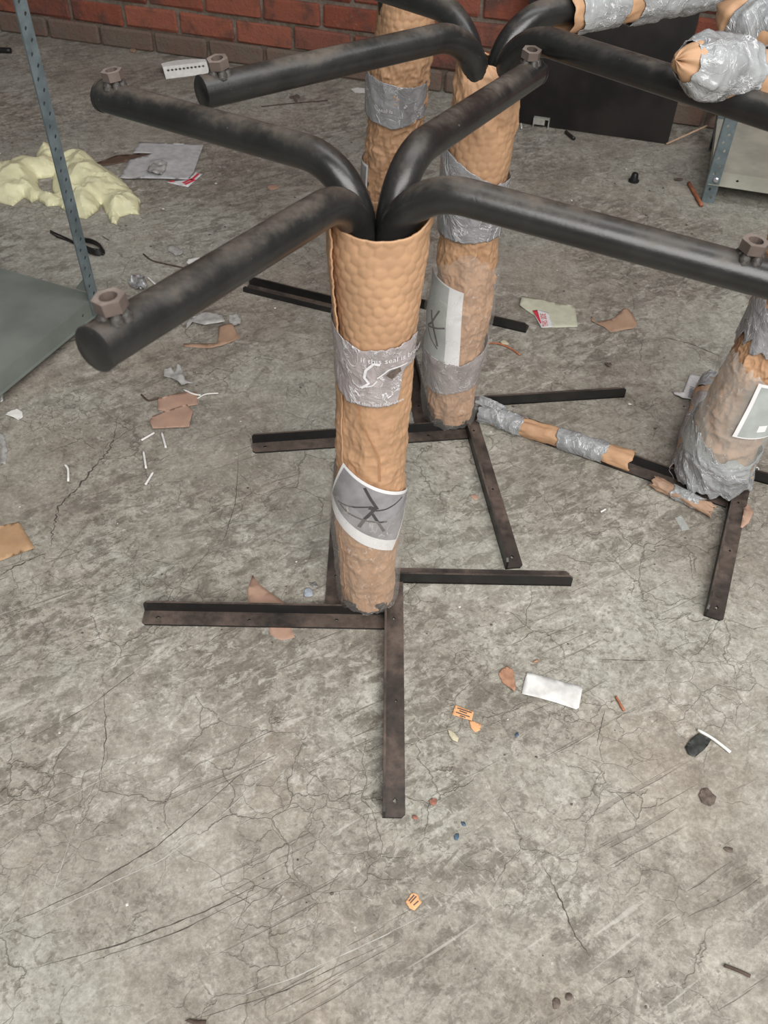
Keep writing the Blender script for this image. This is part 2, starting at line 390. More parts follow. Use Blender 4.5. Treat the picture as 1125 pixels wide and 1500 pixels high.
for m_ in bm_low: m_.materials.append(M['brick_low'])
wang = math.atan2(WU[1], WU[0]); NC = 9
stuff = MB()
for c in range(25):
    z = (.001 + (c - 1) * CH + .084 + BH/2) if c else .001 + .078/2
    for k in range(-14, 14):
        u = -.434 + k * BP + BP/2 + (.125 if c % 2 == 0 else 0)
        if not (-3.7 < u < 3.1): continue
        if c < NC and -2.6 < u < 2.1:
            me = rnd.choice(bm_norm if c else bm_low)
            p = W0 + WU * u - WN * (.05 - rnd.uniform(-.003, .004) - (0.006 if not c else 0)) + WZ * (z + (rnd.uniform(-.002, .002) if c else 0))
            o = bpy.data.objects.new('brick', me); COL.objects.link(o); o.parent = wall
            o.location = Vector(p - wloc(wall)); o.rotation_euler = (rnd.uniform(-.008, .008), rnd.uniform(-.006, .006), wang + rnd.uniform(-.006, .006))
            if not c: o.scale.z = .078 / BH
        else:
            a = rnd.uniform(-.006, .006)
            stuff.box(W0 + WU * u - WN * (.05 - rnd.uniform(-.003, .003)) + WZ * z, (BL, .1, BH if c else .078), (WU, -WN, WZ))
so = stuff.build('brickwork', M['brick'], wall); so['kind'] = 'stuff'

# ------------------------------------------------------------------ steel table frames
TR = .0225
def arm_path(px, py, z0, R, e, az, L):
    d = np.array([math.cos(az), math.sin(az), 0]); k = np.array([0, 0, 1.0]); P = [np.array([px, py, z]) for z in (.006, .3, .6, z0 - .03)]
    b = math.pi/2 - e; c = np.array([px, py, z0]) + d * R
    for t in np.linspace(0, b, 15): P.append(c - d * R * math.cos(t) + k * R * math.sin(t))
    t = d * math.sin(b) + k * math.cos(b); p0 = P[-1]
    for s in np.linspace(0, L, 8)[1:]: P.append(p0 + t * s)
    return np.array(P), t
def hexnut(mb, c, r, hgt, hole, rot, tilt, m=0):
    n = 12
    A = Matrix.Rotation(tilt[0], 3, 'X') @ Matrix.Rotation(tilt[1], 3, 'Y')
    V = []
    for z in (0, hgt):
        for kind in (0, 1):
            for j in range(n):
                t = rot + 2*math.pi*j/n
                rr = hole if kind else (r if j % 2 == 0 else r * math.cos(math.pi/6))
                v = A @ Vector((rr * math.cos(t), rr * math.sin(t), z)); V.append(np.array(c) + np.array(v))
    Fc = []
    for j in range(n):
        k = (j + 1) % n
        Fc += [(j, k, 2*n+k, 2*n+j), (n+k, n+j, 3*n+j, 3*n+k), (2*n+j, 2*n+k, 3*n+k, 3*n+j), (k, j, n+j, n+k)]
    mb.add(V, Fc, m)
def angle_leg(name, o, ax, ay, L, w, hgt, parent, t=.0042, holes=(), lip=False):
    """o: start point on the floor, ax: run direction, ay: direction of the flat flange away from the post"""
    mb = MB(); az = (0, 0, 1)
    V, Fc = plate(L, w, t, holes, cut=.006); mb.add(xf(V, o, ax, ay, az), Fc)
    V, Fc = plate(L, hgt, t, (), cut=.006); mb.add(xf(V, np.array(o), ax, az, np.array(ay)), Fc)
    if lip:
        V, Fc = plate(L, hgt * .6, t, (), cut=.004); mb.add(xf(V, np.array(o) + np.array(ay) * w, ax, az, np.array(ay)), Fc)
    return mb.build(name, M['iron'], parent)

def frame(loc, top, yaw, a, legs, arms, label, w=.036, hgt=.0285, lip=(), bare=(), swing={}):
    root = empty('table_frame', (loc[0], loc[1], 0)); tag(root, label, 'table frame')
    c, s = math.cos(yaw), math.sin(yaw)
    R2 = lambda x, y: np.array([loc[0] + c*x - s*y, loc[1] + s*x + c*y, 0.0])
    dv = lambda x, y: np.array([c*x - s*y, s*x + c*y, 0.0])
    lx = [((a/2, a/2), (0, -1), (1, 0)), ((a/2, -a/2), (-1, 0), (0, -1)), ((-a/2, a/2), (1, 0), (0, 1)), ((-a/2, -a/2), (0, 1), (-1, 0))]
    for i, (st, ax, ay) in enumerate(lx):
        L = legs[i] + a/2; w8 = swing.get(i, 0.0); ax = (ax[0]*math.cos(w8) - ax[1]*math.sin(w8), ax[0]*math.sin(w8) + ax[1]*math.cos(w8)); ay = (ay[0]*math.cos(w8) - ay[1]*math.sin(w8), ay[0]*math.sin(w8) + ay[1]*math.cos(w8))
        angle_leg('angle_leg', R2(*st), dv(*ax), dv(*ay), L, w, hgt, root, holes=[(L - .028, w*.55, .0035), (a + .012, w*.5, .0028), (L*.56, w*.6, .0024)], lip=i in lip)
    mb = MB()
    for i, (x, y) in enumerate([(a/2, a/2), (a/2, -a/2), (-a/2, a/2), (-a/2, -a/2)]):       # weld beads at the foot
        for k in range(5):
            q = R2(x * (.35 + .14*k), y); q[2] = .03; mb.box(q + NR.uniform(-.003, .003, 3), (.011, .009, .008), None)
    mb.build('weld', M['weld'], root)['kind'] = 'stuff'
    P = []
    for i, (az, L, e, z0, R, *nut_in) in enumerate(arms):
        t = yaw + D([225, 135, 45, -45][i]); off = .0215 * 1.414
        bx, by = top[0] + off*math.cos(t), top[1] + off*math.sin(t)
        path, d = arm_path(bx, by, z0, R, D(e), D(az), L)
        fx, fy = loc[0] + .0215*math.cos(t), loc[1] + .0215*math.sin(t)
        for q in path[:4]:
            kx = min(1, (1 - q[2] / z0) * 1.0 + (.35 if q[2] > .5 and q[2] < .65 else 0)); q[0] += (fx - bx) * kx; q[1] += (fy - by) * kx
        tb = MB(); tb.tube(path, [.0150, .0175, .0185, .0205] + [TR]*(len(path) - 4), 24); tbo = tb.build('tube', M['tube'], root); smooth_by_angle(tbo, 50)
        e_ = MB(); e_.tube([path[-1] - d*.004, path[-1] + d*.001, path[-1] + d*.003], [TR + .0008, TR + .0008, TR - .002], 24)
        smooth_by_angle(e_.build('end_cap', M['tube'], tbo), 40)
        P.append((tbo, path, d))
        if i in bare: continue
        nb = MB(); cc = path[-1] - d * (nut_in[0] if nut_in else .030); cc = cc + np.array([0, 0, TR + .006])
        hexnut(nb, cc, .0158, .0125, .0088, rnd.uniform(0, 1), (rnd.uniform(-.12, .12), rnd.uniform(-.12, .12)))
        nut = nb.build('nut', M['rust'], tbo)
        wb = MB()
        for k in range(5):
            t2 = 1.3 * k; q = cc + np.array([.011*math.cos(t2), .011*math.sin(t2), -.004]); wb.tube([q - np.array([0, 0, .008]), q, q + np.array([0, 0, .004])], [.0075, .0065, .003], 7)
        wo = wb.build('weld', M['weld'], tbo); smooth_by_angle(wo, 80); wo['kind'] = 'stuff'
    return root, P

A_ = .078
f1, a1 = frame((-.0333, 1.0807), (-.021, 1.076), .0111, A_, (.444, .414, .405, .40),
    [(239.8, .368, 3.3, .757, .085), (148.1, .366, -1.6, .757, .085), (62.4, .398, -4.0, .757, .085), (-16.9, .386, -5.9, .757, .085, .049)],
    'nearest black steel table frame, upright wrapped in tan bubble paper with picture label low')
f2, a2 = frame((.1395, 1.6248), (.159, 1.627), .1423, A_, (.472, .453, .449, .43),
    [(215.6, .413, -.3, .757, .097), (132.1, .44, -1.9, .757, .097), (29.3, .42, 0, .757, .097), (-45.5, .47, .8, .757, .097)],
    'second black steel table frame behind the nearest, with white-striped label on its wrapped upright', bare=(2,))
f3, a3 = frame((0.0, 2.085), (0.008, 2.085), -.36, A_, (.40, .405, .372, .40),
    [(205, .38, 0, .757, .095), (118, .40, 0, .757, .095), (40, .40, 0, .757, .095), (-12, .40, 0, .757, .095)],
    'farthest black steel table frame beside the brick wall, its wrapped upright banded with silver tape', lip=(1,))
def arm_to(px, py, z, top=(.740, 1.44), yaw=-.3875, k=0, z0=.757, R=.095):
    t = yaw + D([225, 135, 45, -45][k]); b = np.array(top) + .0304*np.array([math.cos(t), math.sin(t)]); e = atz(px, py, z); v = e[:2] - b
    run = np.linalg.norm(v); el = math.atan2(z - (z0 + R), run - R); return (math.degrees(math.atan2(v[1], v[0])), math.hypot(run - R, z - z0 - R), math.degrees(el), z0, R)
f4, a4 = frame((.728, 1.436), (.740, 1.44), -.3875, A_, (.391, .535, .40, .34),
    [arm_to(1006, 94, .912), arm_to(1062, 16, .87, k=1), (25, .36, 0, .757, .095), (-65, .36, 0, .757, .095)],
    'right-hand black steel table frame with paper and plastic wrapped round its upright, legs and arms', bare=(0, 1), swing={1: D(-5.4)})

# ------------------------------------------------------------------ paper wraps on the uprights
class Post:
    def __init__(s, rows, Y0, Y1, zt):
        """rows (y, left x, right x) of the silhouette; the axis leans from y=Y0 at the floor to Y1 at height zt"""
        z, cx, R = [], [], []
        for (y, a, b) in rows:
            Y = Y0
            for _ in range(3):
                p = aty((a + b)/2, y, Y); Y = Y0 + (Y1 - Y0) * p[2] / zt
            dep = (p - CAM) @ FW; z.append(p[2]); cx.append(p[0]); R.append((b - a)/2 * dep / F_PX)
        i = np.argsort(z); s.z = np.array(z)[i]; s.cx = np.array(cx)[i]; s.R = np.array(R)[i]; s.Y0, s.Y1, s.zt = Y0, Y1, zt
    def c(s, z): return np.interp(z, s.z, s.cx), s.Y0 + (s.Y1 - s.Y0) * np.asarray(z) / s.zt
    def r(s, z): return np.interp(z, s.z, s.R)
    def at(s, th, z, off=0.0):
        cx, cy = s.c(z); R = s.r(z) + off
        return np.stack([cx + R * np.cos(th), cy + R * np.sin(th), np.asarray(z) + 0 * th], -1)
    def hit(s, x, y):
        """angle and height where the sight line meets the wrapped surface"""
        d = ray(x, y); lo = None; t = .2
        for k in range(1400):
            p = CAM + d * t; cx, cy = s.c(p[2])
            if math.hypot(p[0] - cx, p[1] - cy) <= s.r(p[2]): return math.atan2(p[1] - cy, p[0] - cx), p[2]
            t += .0015
        # grazing: closest approach
        best = min(((math.hypot(*(np.array((CAM + d*t)[:2]) - np.array(s.c((CAM + d*t)[2])))) - s.r((CAM + d*t)[2]), t) for t in np.arange(.3, 2.6, .002)))
        p = CAM + d * best[1]; cx, cy = s.c(p[2]); return math.atan2(p[1] - cy, p[0] - cx), p[2]
def grid_faces(nu, nv):
    i = np.arange(nu - 1)[:, None] * nv + np.arange(nv - 1)[None]
    return np.stack([i, i + nv, i + nv + 1, i + 1], -1).reshape(-1, 4)
def bubbles(s, z, sp=.0165):
    """raised cells on a hexagonal lattice"""
    def cell(s, z):
        a = s / sp; b = z / (sp * 1.732); return ((a - np.round(a)) * sp)**2 + ((b - np.round(b)) * sp * 1.732)**2
    d2 = np.minimum(cell(s, z), cell(s + sp/2, z + sp * .866)); d = np.sqrt(d2) / (sp * .5)
    return np.clip(1 - d**2, 0, 1)**.6
def wrap(post, z0, ztop, seam, mat, parent, name='paper_wrap', bub=lambda z: 1.0, wr=.0035, seed=0, nu=250, nv=330, over=.45, bunch=0.0, thick=.0022):
    th = np.linspace(seam, seam + 2*math.pi + over, nu)[:, None]; v = np.linspace(0, 1, nv)[None]
    zt = ztop(th) if callable(ztop) else ztop
    z = z0 + (zt - z0) * v; u = (th - seam) / (2*math.pi + over)
    s = th * .055
    off = -.0035 + .0062 * u * (.3 + .7*sstep(.42, .6, z)) + bub(z) * .0013 * (1 + .4*fbm(s*30, z*30, 2.0, 2)) * bubbles(s, z, .0175)
    w = ridge(np.cos(th)*2.2 + seed, np.sin(th)*2.2, z*26 + seed, 3) * wr + fbm(np.cos(th)*1.2 + seed, np.sin(th)*1.2, z*7, 2) * wr * 1.1 + ridge(np.cos(th)*4.5 + z*20 + seed, np.sin(th)*4.5, z*60 + seed, 2) * wr * .35
    off = off + w * (1 - .8*np.clip(bub(z), 0, 1))
    off = off + .005 * sstep(.95, 1.0, u) * sstep(z0 + .6*(zt - z0), zt, z)          # lifted outer edge
    th2 = th + .035 * np.sin(z*31 + seed) * u + 0*z
    P = post.at(th2 + 0*z, z + 0*th, off)
    return mk(name, P.reshape(-1, 3), grid_faces(nu, nv), mat, parent, True, solid=thick)
def band(post, th0, th1, zlo, zhi, off, mat, parent, name='tape_band', wr=.0016, seed=0, nu=110, nv=44, jag=.002, smooth=True):
    th = np.linspace(th0, th1, nu)[:, None]; v = np.linspace(0, 1, nv)[None]
    lo = (zlo(th) if callable(zlo) else zlo + 0*th) + jag * vnoise(th*9 + seed, 1.3, seed)
    hi = (zhi(th) if callable(zhi) else zhi + 0*th) + jag * vnoise(th*9 + seed, 7.7, seed)
    z = lo + (hi - lo) * v
    o = off + wr * ridge(np.cos(th)*1.8 + z*7 + seed, np.sin(th)*1.8 - z*11, z*15 + seed, 3)
    P = post.at(th + 0*z, z, o)
    return mk(name, P.reshape(-1, 3), grid_faces(nu, nv), mat, parent, smooth, solid=0 if 'film' in name else .0006)
def decal_quad(post, mb, corners, off, m, n=14):
    """sheet between four (angle, height) corners, laid round the post"""
    c = [np.array(q) for q in corners]; t = np.linspace(0, 1, n); U, V = np.meshgrid(t, t, indexing='ij'); U = U[..., None]; V = V[..., None]
    Q = (c[0]*(1-U)*(1-V) + c[1]*U*(1-V) + c[2]*U*V + c[3]*(1-U)*V)
    mb.add(post.at(Q[..., 0], Q[..., 1], off).reshape(-1, 3), grid_faces(n, n).tolist(), m)
def decal_line(post, mb, pts, wdt, off, m):
    """printed stroke along (angle, height) points"""
    q = np.array(pts, float); k = max(2, 6 * (len(q) - 1)); tt = np.linspace(0, len(q) - 1, k)
    q = np.stack([np.interp(tt, np.arange(len(q)), q[:, 0]), np.interp(tt, np.arange(len(q)), q[:, 1])], -1)
    sc = float(post.r(q[:, 1].mean())); g = np.gradient(q * np.array([sc, 1]), axis=0); g /= np.linalg.norm(g, axis=1)[:, None]
    nn = np.stack([-g[:, 1] / sc, g[:, 0]], -1) * wdt / 2
    A, B = q - nn, q + nn; E = np.concatenate([A, B]); k = len(q)
    mb.add(post.at(E[:, 0], E[:, 1], off), [(i, i+1, k+i+1, k+i) for i in range(k-1)], m)
def text_mesh(txt, size):
    cu = bpy.data.curves.new('lettering', 'FONT'); cu.body = txt; cu.size = size; cu.resolution_u = 2
    o = bpy.data.objects.new('lettering', cu); COL.objects.link(o)
    bpy.context.view_layer.update()
    me = bpy.data.meshes.new_from_object(o.evaluated_get(bpy.context.evaluated_depsgraph_get()))
    bm = bmesh.new(); bm.from_mesh(me); bmesh.ops.triangulate(bm, faces=bm.faces[:])
    bmesh.ops.subdivide_edges(bm, edges=[e for e in bm.edges if e.calc_length() > size*.3], cuts=2)
    bmesh.ops.triangulate(bm, faces=bm.faces[:]); bm.verts.index_update()
    V = np.array([v.co[:] for v in bm.verts]); Fc = [tuple(v.index for v in f.verts) for f in bm.faces]; bm.free()
    bpy.data.objects.remove(o); bpy.data.curves.remove(cu); bpy.data.meshes.remove(me); return V, Fc
def post_text(post, txt, size, start, along, off, parent, mat):
    V, Fc = text_mesh(txt, size); sc = float(post.r(start[1]))
    th = start[0] + (V[:, 0]*math.cos(along) - V[:, 1]*math.sin(along)) / sc; z = start[1] + V[:, 0]*math.sin(along) + V[:, 1]*math.cos(along)
    return mk('lettering', post.at(th, z, off), Fc, mat, parent)

# --- nearest post
p1 = Post([(300, 478, 640), (335, 481, 630), (360, 481, 628), (400, 485, 621), (440, 489.5, 615), (490, 494, 608), (520, 496, 606), (560, 494, 604), (600, 493.5, 600),
           (640, 493, 597), (680, 492, 594), (720, 491, 591), (740, 489.5, 590), (760, 490, 588), (790, 494.5, 583), (820, 497, 580), (850, 499.5, 578), (866, 501, 576.5), (876, 503, 574)], 1.081, 1.076, .76)
def rim1(th):
    t = (th + math.pi) % (2*math.pi) - math.pi
    return .790 + .030*np.exp(-((t - .05)/.6)**2) + .004*np.exp(-((t + 2.6)/.4)**2) - .015*np.exp(-((t - 1.7)/.8)**2)
w1 = wrap(p1, .016, rim1, D(-152) - 2*math.pi - .45 + .12, M['kraft'], f1, bub=lambda z: np.clip(sstep(.44, .56, z), .12, 1), seed=3)
zb = lambda y: p1.hit(548, y)[1]
T1 = p1.hit(500, 520); T2 = p1.hit(604, 515)
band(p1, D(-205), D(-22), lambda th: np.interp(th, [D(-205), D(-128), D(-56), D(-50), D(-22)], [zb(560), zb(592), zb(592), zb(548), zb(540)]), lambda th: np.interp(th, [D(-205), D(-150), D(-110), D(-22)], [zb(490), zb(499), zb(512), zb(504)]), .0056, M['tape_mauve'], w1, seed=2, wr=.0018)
s0 = p1.hit(531, 525); post_text(p1, 'If this seal is broken', .0120, s0, D(-1), .0085, w1, M['text_white'])
s0 = p1.hit(527, 586); post_text(p1, 'If this seal is broken', .0078, (s0[0], s0[1]), D(0), .0085, w1, M['text_white'])
mb = MB()
def PH(p, *q): return [p.hit(*k) for k in q]
decal_line(p1, mb, PH(p1, (556, 530), (548, 528), (538, 537), (536, 548), (542, 556), (532, 563)), .0035, .0085, 0)
decal_line(p1, mb, PH(p1, (552, 549), (568, 536), (590, 527)), .002, .0085, 0)
decal_line(p1, mb, PH(p1, (530, 562), (546, 560), (552, 553)), .002, .0085, 0)
mb.build('seal_emblem', M['text_white'], w1)
mb = MB(); decal_line(p1, mb, PH(p1, (566, 547), (572, 541), (582, 536)), .008, .0086, 0); decal_line(p1, mb, PH(p1, (570, 549), (578, 540)), .004, .0088, 0); mb.build('tear', M['dirt'], w1)
TL, TRc, BR = p1.hit(507, 675), p1.hit(592, 713), p1.hit(571, 803)
BLc = (TL[0] + BR[0] - TRc[0], TL[1] + BR[1] - TRc[1])
mb = MB(); decal_quad(p1, mb, [TL, TRc, BR, BLc], .0058, 0, 22)
def bil(u, v): return tuple(np.array(TL)*(1-u)*(1-v) + np.array(TRc)*u*(1-v) + np.array(BR)*u*v + np.array(BLc)*(1-u)*v)
decal_quad(p1, mb, [bil(.03, .05), bil(.975, .05), bil(.975, .80), bil(.03, .80)], .0063, 1, 22)
for q, w_ in [([(535, 710), (543, 727), (552, 742)], .0045), ([(545, 748), (553, 762), (560, 774)], .0045), ([(548, 742), (535, 756), (527, 768)], .006), ([(500, 731), (515, 738), (530, 739), (543, 738)], .003),
              ([(549, 744), (562, 742), (575, 735), (584, 725)], .003), ([(503, 735), (513, 747), (528, 755), (545, 760), (564, 760)], .0035), ([(541, 739), (551, 742)], .008)]:
    decal_line(p1, mb, PH(p1, *q), w_, .0067, 2)
mb.build('label_sheet', [M['white_print'], M['grey_print'], M['dark_print']], w1, True)
band(p1, D(-215), D(30), lambda th: .024 + 0*th, lambda th: .32 - .035*np.cos(th + 2.2) + .03*np.sin(2*th), .0086, M['film'], w1, 'plastic_film', wr=.0012, seed=5, nu=120, nv=90, jag=.006)
# a ragged tear line down the lower front of the paper
mb = MB(); decal_line(p1, mb, PH(p1, (527, 591), (529, 612), (541, 640), (555, 668), (556, 703)), .0018, .0040, 0); mb.build('torn_edge', M['kraft_dark'], w1)

# --- second post
p2 = Post([(60, 668, 735), (85, 669, 733), (100, 667, 745), (125, 662, 756), (155, 660, 757), (200, 655, 750), (230, 652, 746), (260, 651, 740), (330, 647.5, 728), (380, 640, 725), (400, 640, 724), (420, 637, 719),
           (450, 631, 716), (480, 629.5, 710), (510, 624, 706), (530, 625, 699), (550, 625.5, 696), (580, 624.5, 695), (597, 627, 690), (608, 629, 687)], 1.625, 1.627, .79)
def rim2(th):
    t = (th + math.pi) % (2*math.pi) - math.pi
    return .800 - .015*np.exp(-((t - .1)/.7)**2) + .016*np.exp(-((t + 2.2)/.7)**2)
w2 = wrap(p2, .022, rim2, D(10), M['kraft'], f2, bub=lambda z: np.clip(sstep(.50, .58, z) * sstep(.70, .66, z) + .25*sstep(.4, .5, z), .1, 1), wr=.0065, seed=11)
z2 = lambda y: p2.hit(680, y)[1]
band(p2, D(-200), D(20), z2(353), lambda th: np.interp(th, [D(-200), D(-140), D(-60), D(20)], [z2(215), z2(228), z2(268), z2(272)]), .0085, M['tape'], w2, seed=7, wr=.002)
s0 = p2.hit(668, 335); post_text(p2, 'seal is', .011, s0, D(4), .0112, w2, M['text_white'])
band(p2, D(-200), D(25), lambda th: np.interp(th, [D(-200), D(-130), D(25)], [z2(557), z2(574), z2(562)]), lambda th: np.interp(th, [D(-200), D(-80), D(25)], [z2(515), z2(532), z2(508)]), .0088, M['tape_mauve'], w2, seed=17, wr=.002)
TL, TRc, BR = p2.hit(640, 409), p2.hit(680, 425.5), p2.hit(671, 533.5); dth = 1.25
mb = MB()
lab = [(TRc[0] - dth*1.15, TL[1] + .03), (TRc[0], TRc[1]), (BR[0], BR[1]), (BR[0] - dth*1.15, BR[1] + .015)]
decal_quad(p2, mb, lab, .0098, 0, 20)
def bil2(u, v): return tuple(np.array(lab[0])*(1-u)*(1-v) + np.array(lab[1])*u*(1-v) + np.array(lab[2])*u*v + np.array(lab[3])*(1-u)*v)
decal_quad(p2, mb, [bil2(.0, .02), bil2(.68, .02), bil2(.68, .985), bil2(.0, .985)], .0103, 1, 20)
for q, w_ in [([(649, 452), (639, 470), (634, 474)], .004), ([(639, 452), (641, 478), (645, 504)], .0045), ([(634, 475), (645, 478), (655, 477)], .004), ([(634, 477), (637, 492), (645, 508)], .003)]:
    decal_line(p2, mb, PH(p2, *q), w_, .0108, 2)
mb.build('label_sheet', [M['white_print'], M['grey_print_light'], M['dark_print']], w2, True)
band(p2, D(-210), D(60), lambda th: .020 + 0*th, lambda th: z2(385) + .02*np.sin(3*th), .0128, M['film'], w2, 'plastic_film', wr=.0015, seed=8, nu=120, nv=90, jag=.006)

# --- farthest post
p3 = Post([(-40, 559, 640), (8, 553, 636), (60, 547, 630), (85, 545, 628), (110, 542, 623), (150, 541, 619), (185, 538.5, 614), (220, 536, 611), (250, 533.5, 608), (300, 531, 600), (360, 527, 592), (430, 524, 582)], 2.085, 2.085, .76)
w3 = wrap(p3, .025, .775, D(60), M['kraft'], f3, bub=lambda z: np.clip(sstep(.60, .70, z), .1, 1), wr=.0085, seed=23)
z3 = lambda y: p3.hit(580, y)[1]
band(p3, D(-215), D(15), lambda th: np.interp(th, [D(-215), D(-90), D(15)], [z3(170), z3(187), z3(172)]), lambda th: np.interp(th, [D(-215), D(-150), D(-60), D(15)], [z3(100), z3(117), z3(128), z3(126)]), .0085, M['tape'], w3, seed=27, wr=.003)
s0 = p3.hit(559, 160); post_text(p3, 'seal is', .012, s0, D(-2), .0122, w3, M['text_white'])
mb = MB(); q1, q2_ = p3.hit(543.5, 241), p3.hit(541, 296)
decal_quad(p3, mb, [(q1[0] - 1.3, q1[1]), q1, q2_, (q2_[0] - 1.3, q2_[1])], .0085, 0, 14); decal_quad(p3, mb, [(q1[0] - 1.3, q1[1] - .006), (q1[0] - .09, q1[1] - .006), (q2_[0] - .09, q2_[1] + .006), (q2_[0] - 1.3, q2_[1] + .006)], .009, 1, 14)
mb.build('label_sheet', [M['white_print'], M['grey_print']], w3, True)

# --- right-hand post
p4 = Post([(330, 1137, 1225), (400, 1117, 1203), (450, 1106, 1188), (480, 1095, 1176), (520, 1072, 1160), (560, 1056, 1144), (600, 1034, 1128), (640, 1013, 1107), (670, 1001, 1101), (695, 996, 1094), (708, 1004, 1090), (716, 1014, 1084)], 1.436, 1.44, .76)
w4 = wrap(p4, .034, .775, D(40), M['kraft'], f4, bub=lambda z: 0*z, wr=.007, seed=31)
z4 = lambda y: p4.hit(1070, y)[1]
zq = lambda x, y: p4.hit(x, y)[1]
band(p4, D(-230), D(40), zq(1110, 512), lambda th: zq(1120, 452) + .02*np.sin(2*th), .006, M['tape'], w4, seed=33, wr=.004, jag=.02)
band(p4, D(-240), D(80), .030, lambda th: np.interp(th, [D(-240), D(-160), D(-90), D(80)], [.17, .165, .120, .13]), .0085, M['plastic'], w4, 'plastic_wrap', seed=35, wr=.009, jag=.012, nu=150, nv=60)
band(p4, D(-215), D(50), .115, lambda th: zq(1090, 535) + .02*np.sin(2*th + 1), .013, M['film_hazy'], w4, 'plastic_film', seed=37, wr=.004, jag=.01, nu=120, nv=70)
mb = MB(); cs = [p4.hit(1112, 553), (p4.hit(1112, 553)[0] + 1.1, p4.hit(1112, 553)[1] - .01), None, p4.hit(1074, 631)]; cs[2] = (cs[3][0] + 1.15, cs[3][1] - .005)
decal_quad(p4, mb, cs, .0185, 0, 16)
b4 = lambda u, v: tuple(np.array(cs[0])*(1-u)*(1-v) + np.array(cs[1])*u*(1-v) + np.array(cs[2])*u*v + np.array(cs[3])*(1-u)*v)
decal_quad(p4, mb, [b4(.09, .05), b4(.97, .05), b4(.97, .975), b4(.09, .975)], .019, 1, 16)
decal_quad(p4, mb, [b4(.42, .74), b4(.62, .74), b4(.62, .86), b4(.42, .86)], .0195, 0, 6)
mb.build('label_sheet', [M['white_print'], M['grey_print_light']], w4, True)

# --- wraps round arms and legs
def sleeve(name, p0, p1_, r0, r1, mat, parent, seed, wr=.005, flat=1.0, nu=44, nv=54, floor=True, closed=0, thick=.001, jag=.006, taper=0):
    p0 = np.array(p0, float); p1_ = np.array(p1_, float); ax = p1_ - p0; L = np.linalg.norm(ax); ax /= L
    s_ = np.cross(ax, [0, 0, 1.0]); s_ /= np.linalg.norm(s_); u_ = np.cross(s_, ax)
    t = np.linspace(0, 1, nv)[:, None]; th = np.linspace(-math.pi/2, 1.5*math.pi, nu + 1)[None]
    R = r0 + (r1 - r0)*t + wr * ridge(np.cos(th)*1.6 + seed, np.sin(th)*1.6, t*L*28 + seed, 3) + wr*.8*fbm(np.cos(th) + seed, np.sin(th), t*L*11, 2)
    if closed & 1: R = R * np.sqrt(np.clip(t / .16, .0, 1))
    if closed & 2: R = R * np.sqrt(np.clip((1 - t) / .16, .0, 1))
    if taper: R = R * (1 - taper*sstep(.72, 1, t))
    tt = t + (jag / L) * vnoise(np.cos(th)*2.4 + seed, np.sin(th)*2.4, seed) * (2*t - 1)
    P = p0 + ax * (tt*L)[..., None] + s_ * (R*np.cos(th))[..., None] + u_ * (R*flat*np.sin(th))[..., None]
    if floor: P[..., 2] = np.maximum(P[..., 2], .0015)
    return mk(name, P.reshape(-1, 3), grid_faces(nv, nu + 1), mat, parent, True, solid=thick)
# second frame, back right arm
tb, path, d = a2[2]; e = path[-1]; q0 = path[16] + d*.05
sl = sleeve('arm_wrap', q0, e + d*.01, .034, .034, M['kraft'], f2, 41, .005, floor=False, closed=2)
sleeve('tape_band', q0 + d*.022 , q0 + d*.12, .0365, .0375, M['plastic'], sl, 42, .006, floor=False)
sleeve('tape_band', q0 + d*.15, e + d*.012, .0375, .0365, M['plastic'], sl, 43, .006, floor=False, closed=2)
# right-hand frame, two arms
tb, path, d = a4[0]; e = path[-1]
sl = sleeve('arm_wrap', path[14], e + d*.042, .035, .035, M['kraft'], f4, 44, .004, floor=False, closed=2)
sleeve('tape_band', e - d*.085, e + d*.022, .0395, .0395, M['plastic'], sl, 45, .0065, floor=False, taper=.36)
sleeve('tape_band', path[16], e - d*.125, .0395, .0390, M['plastic'], sl, 46, .005, floor=False)
tb, path, d = a4[1]; e = path[-1]
sl = sleeve('arm_wrap', path[14], e + d*.02, .037, .037, M['kraft'], f4, 47, .006, floor=False, closed=2)
sleeve('tape_band', path[15], e - d*.03, .041, .0405, M['plastic'], sl, 48, .006, floor=False)
# right-hand frame, left leg in the photo and back leg
def fl3(x, y, z): q = atz(x, y, z); return q
L0, L1 = fl3(703, 604, .018), fl3(925, 676, .018); dd = (L1 - L0)
sl = sleeve('leg_wrap', L0 + dd*.02, L1, .020, .022, M['kraft'], f4, 51, .004, .95)
sleeve('tape_band', L0, L0 + dd*.30, .023, .0225, M['plastic'], sl, 52, .005, .95)
sleeve('tape_band', L0 + dd*.53, L0 + dd*.84, .0235, .0245, M['plastic'], sl, 53, .003, .95)
sleeve('loose_flap', L0 + dd*(-.01) + np.array([0, .016, .022]), L0 + dd*.16 + np.array([.0, .004, .024]), .014, .006, M['plastic'], sl, 54, .005, .8)
K0, K1 = fl3(957, 705, .012), fl3(1044, 748, .012); dk = K1 - K0
sl = sleeve('leg_wrap', K0, K1, .014, .013, M['scrap_brown'], f4, 55, .004, .8)
sleeve('tape_band', K0 + dk*.33, K0 + dk*.80, .0165, .0155, M['plastic'], sl, 56, .003, .8)
B0, B1 = fl3(1003, 690, .026), fl3(1040, 566, .026); db = B1 - B0
sl = sleeve('leg_wrap', B0, B1, .027, .026, M['kraft'], f4, 57, .006, .9)
sleeve('tape_band', B0 - db*.02, B0 + db*.80, .031, .030, M['tape_mauve'], sl, 58, .006, .9)
sleeve('tape_band', B0 + db*.90, B1 + db*.10, .029, .026, M['plastic'], sl, 59, .006, .9)

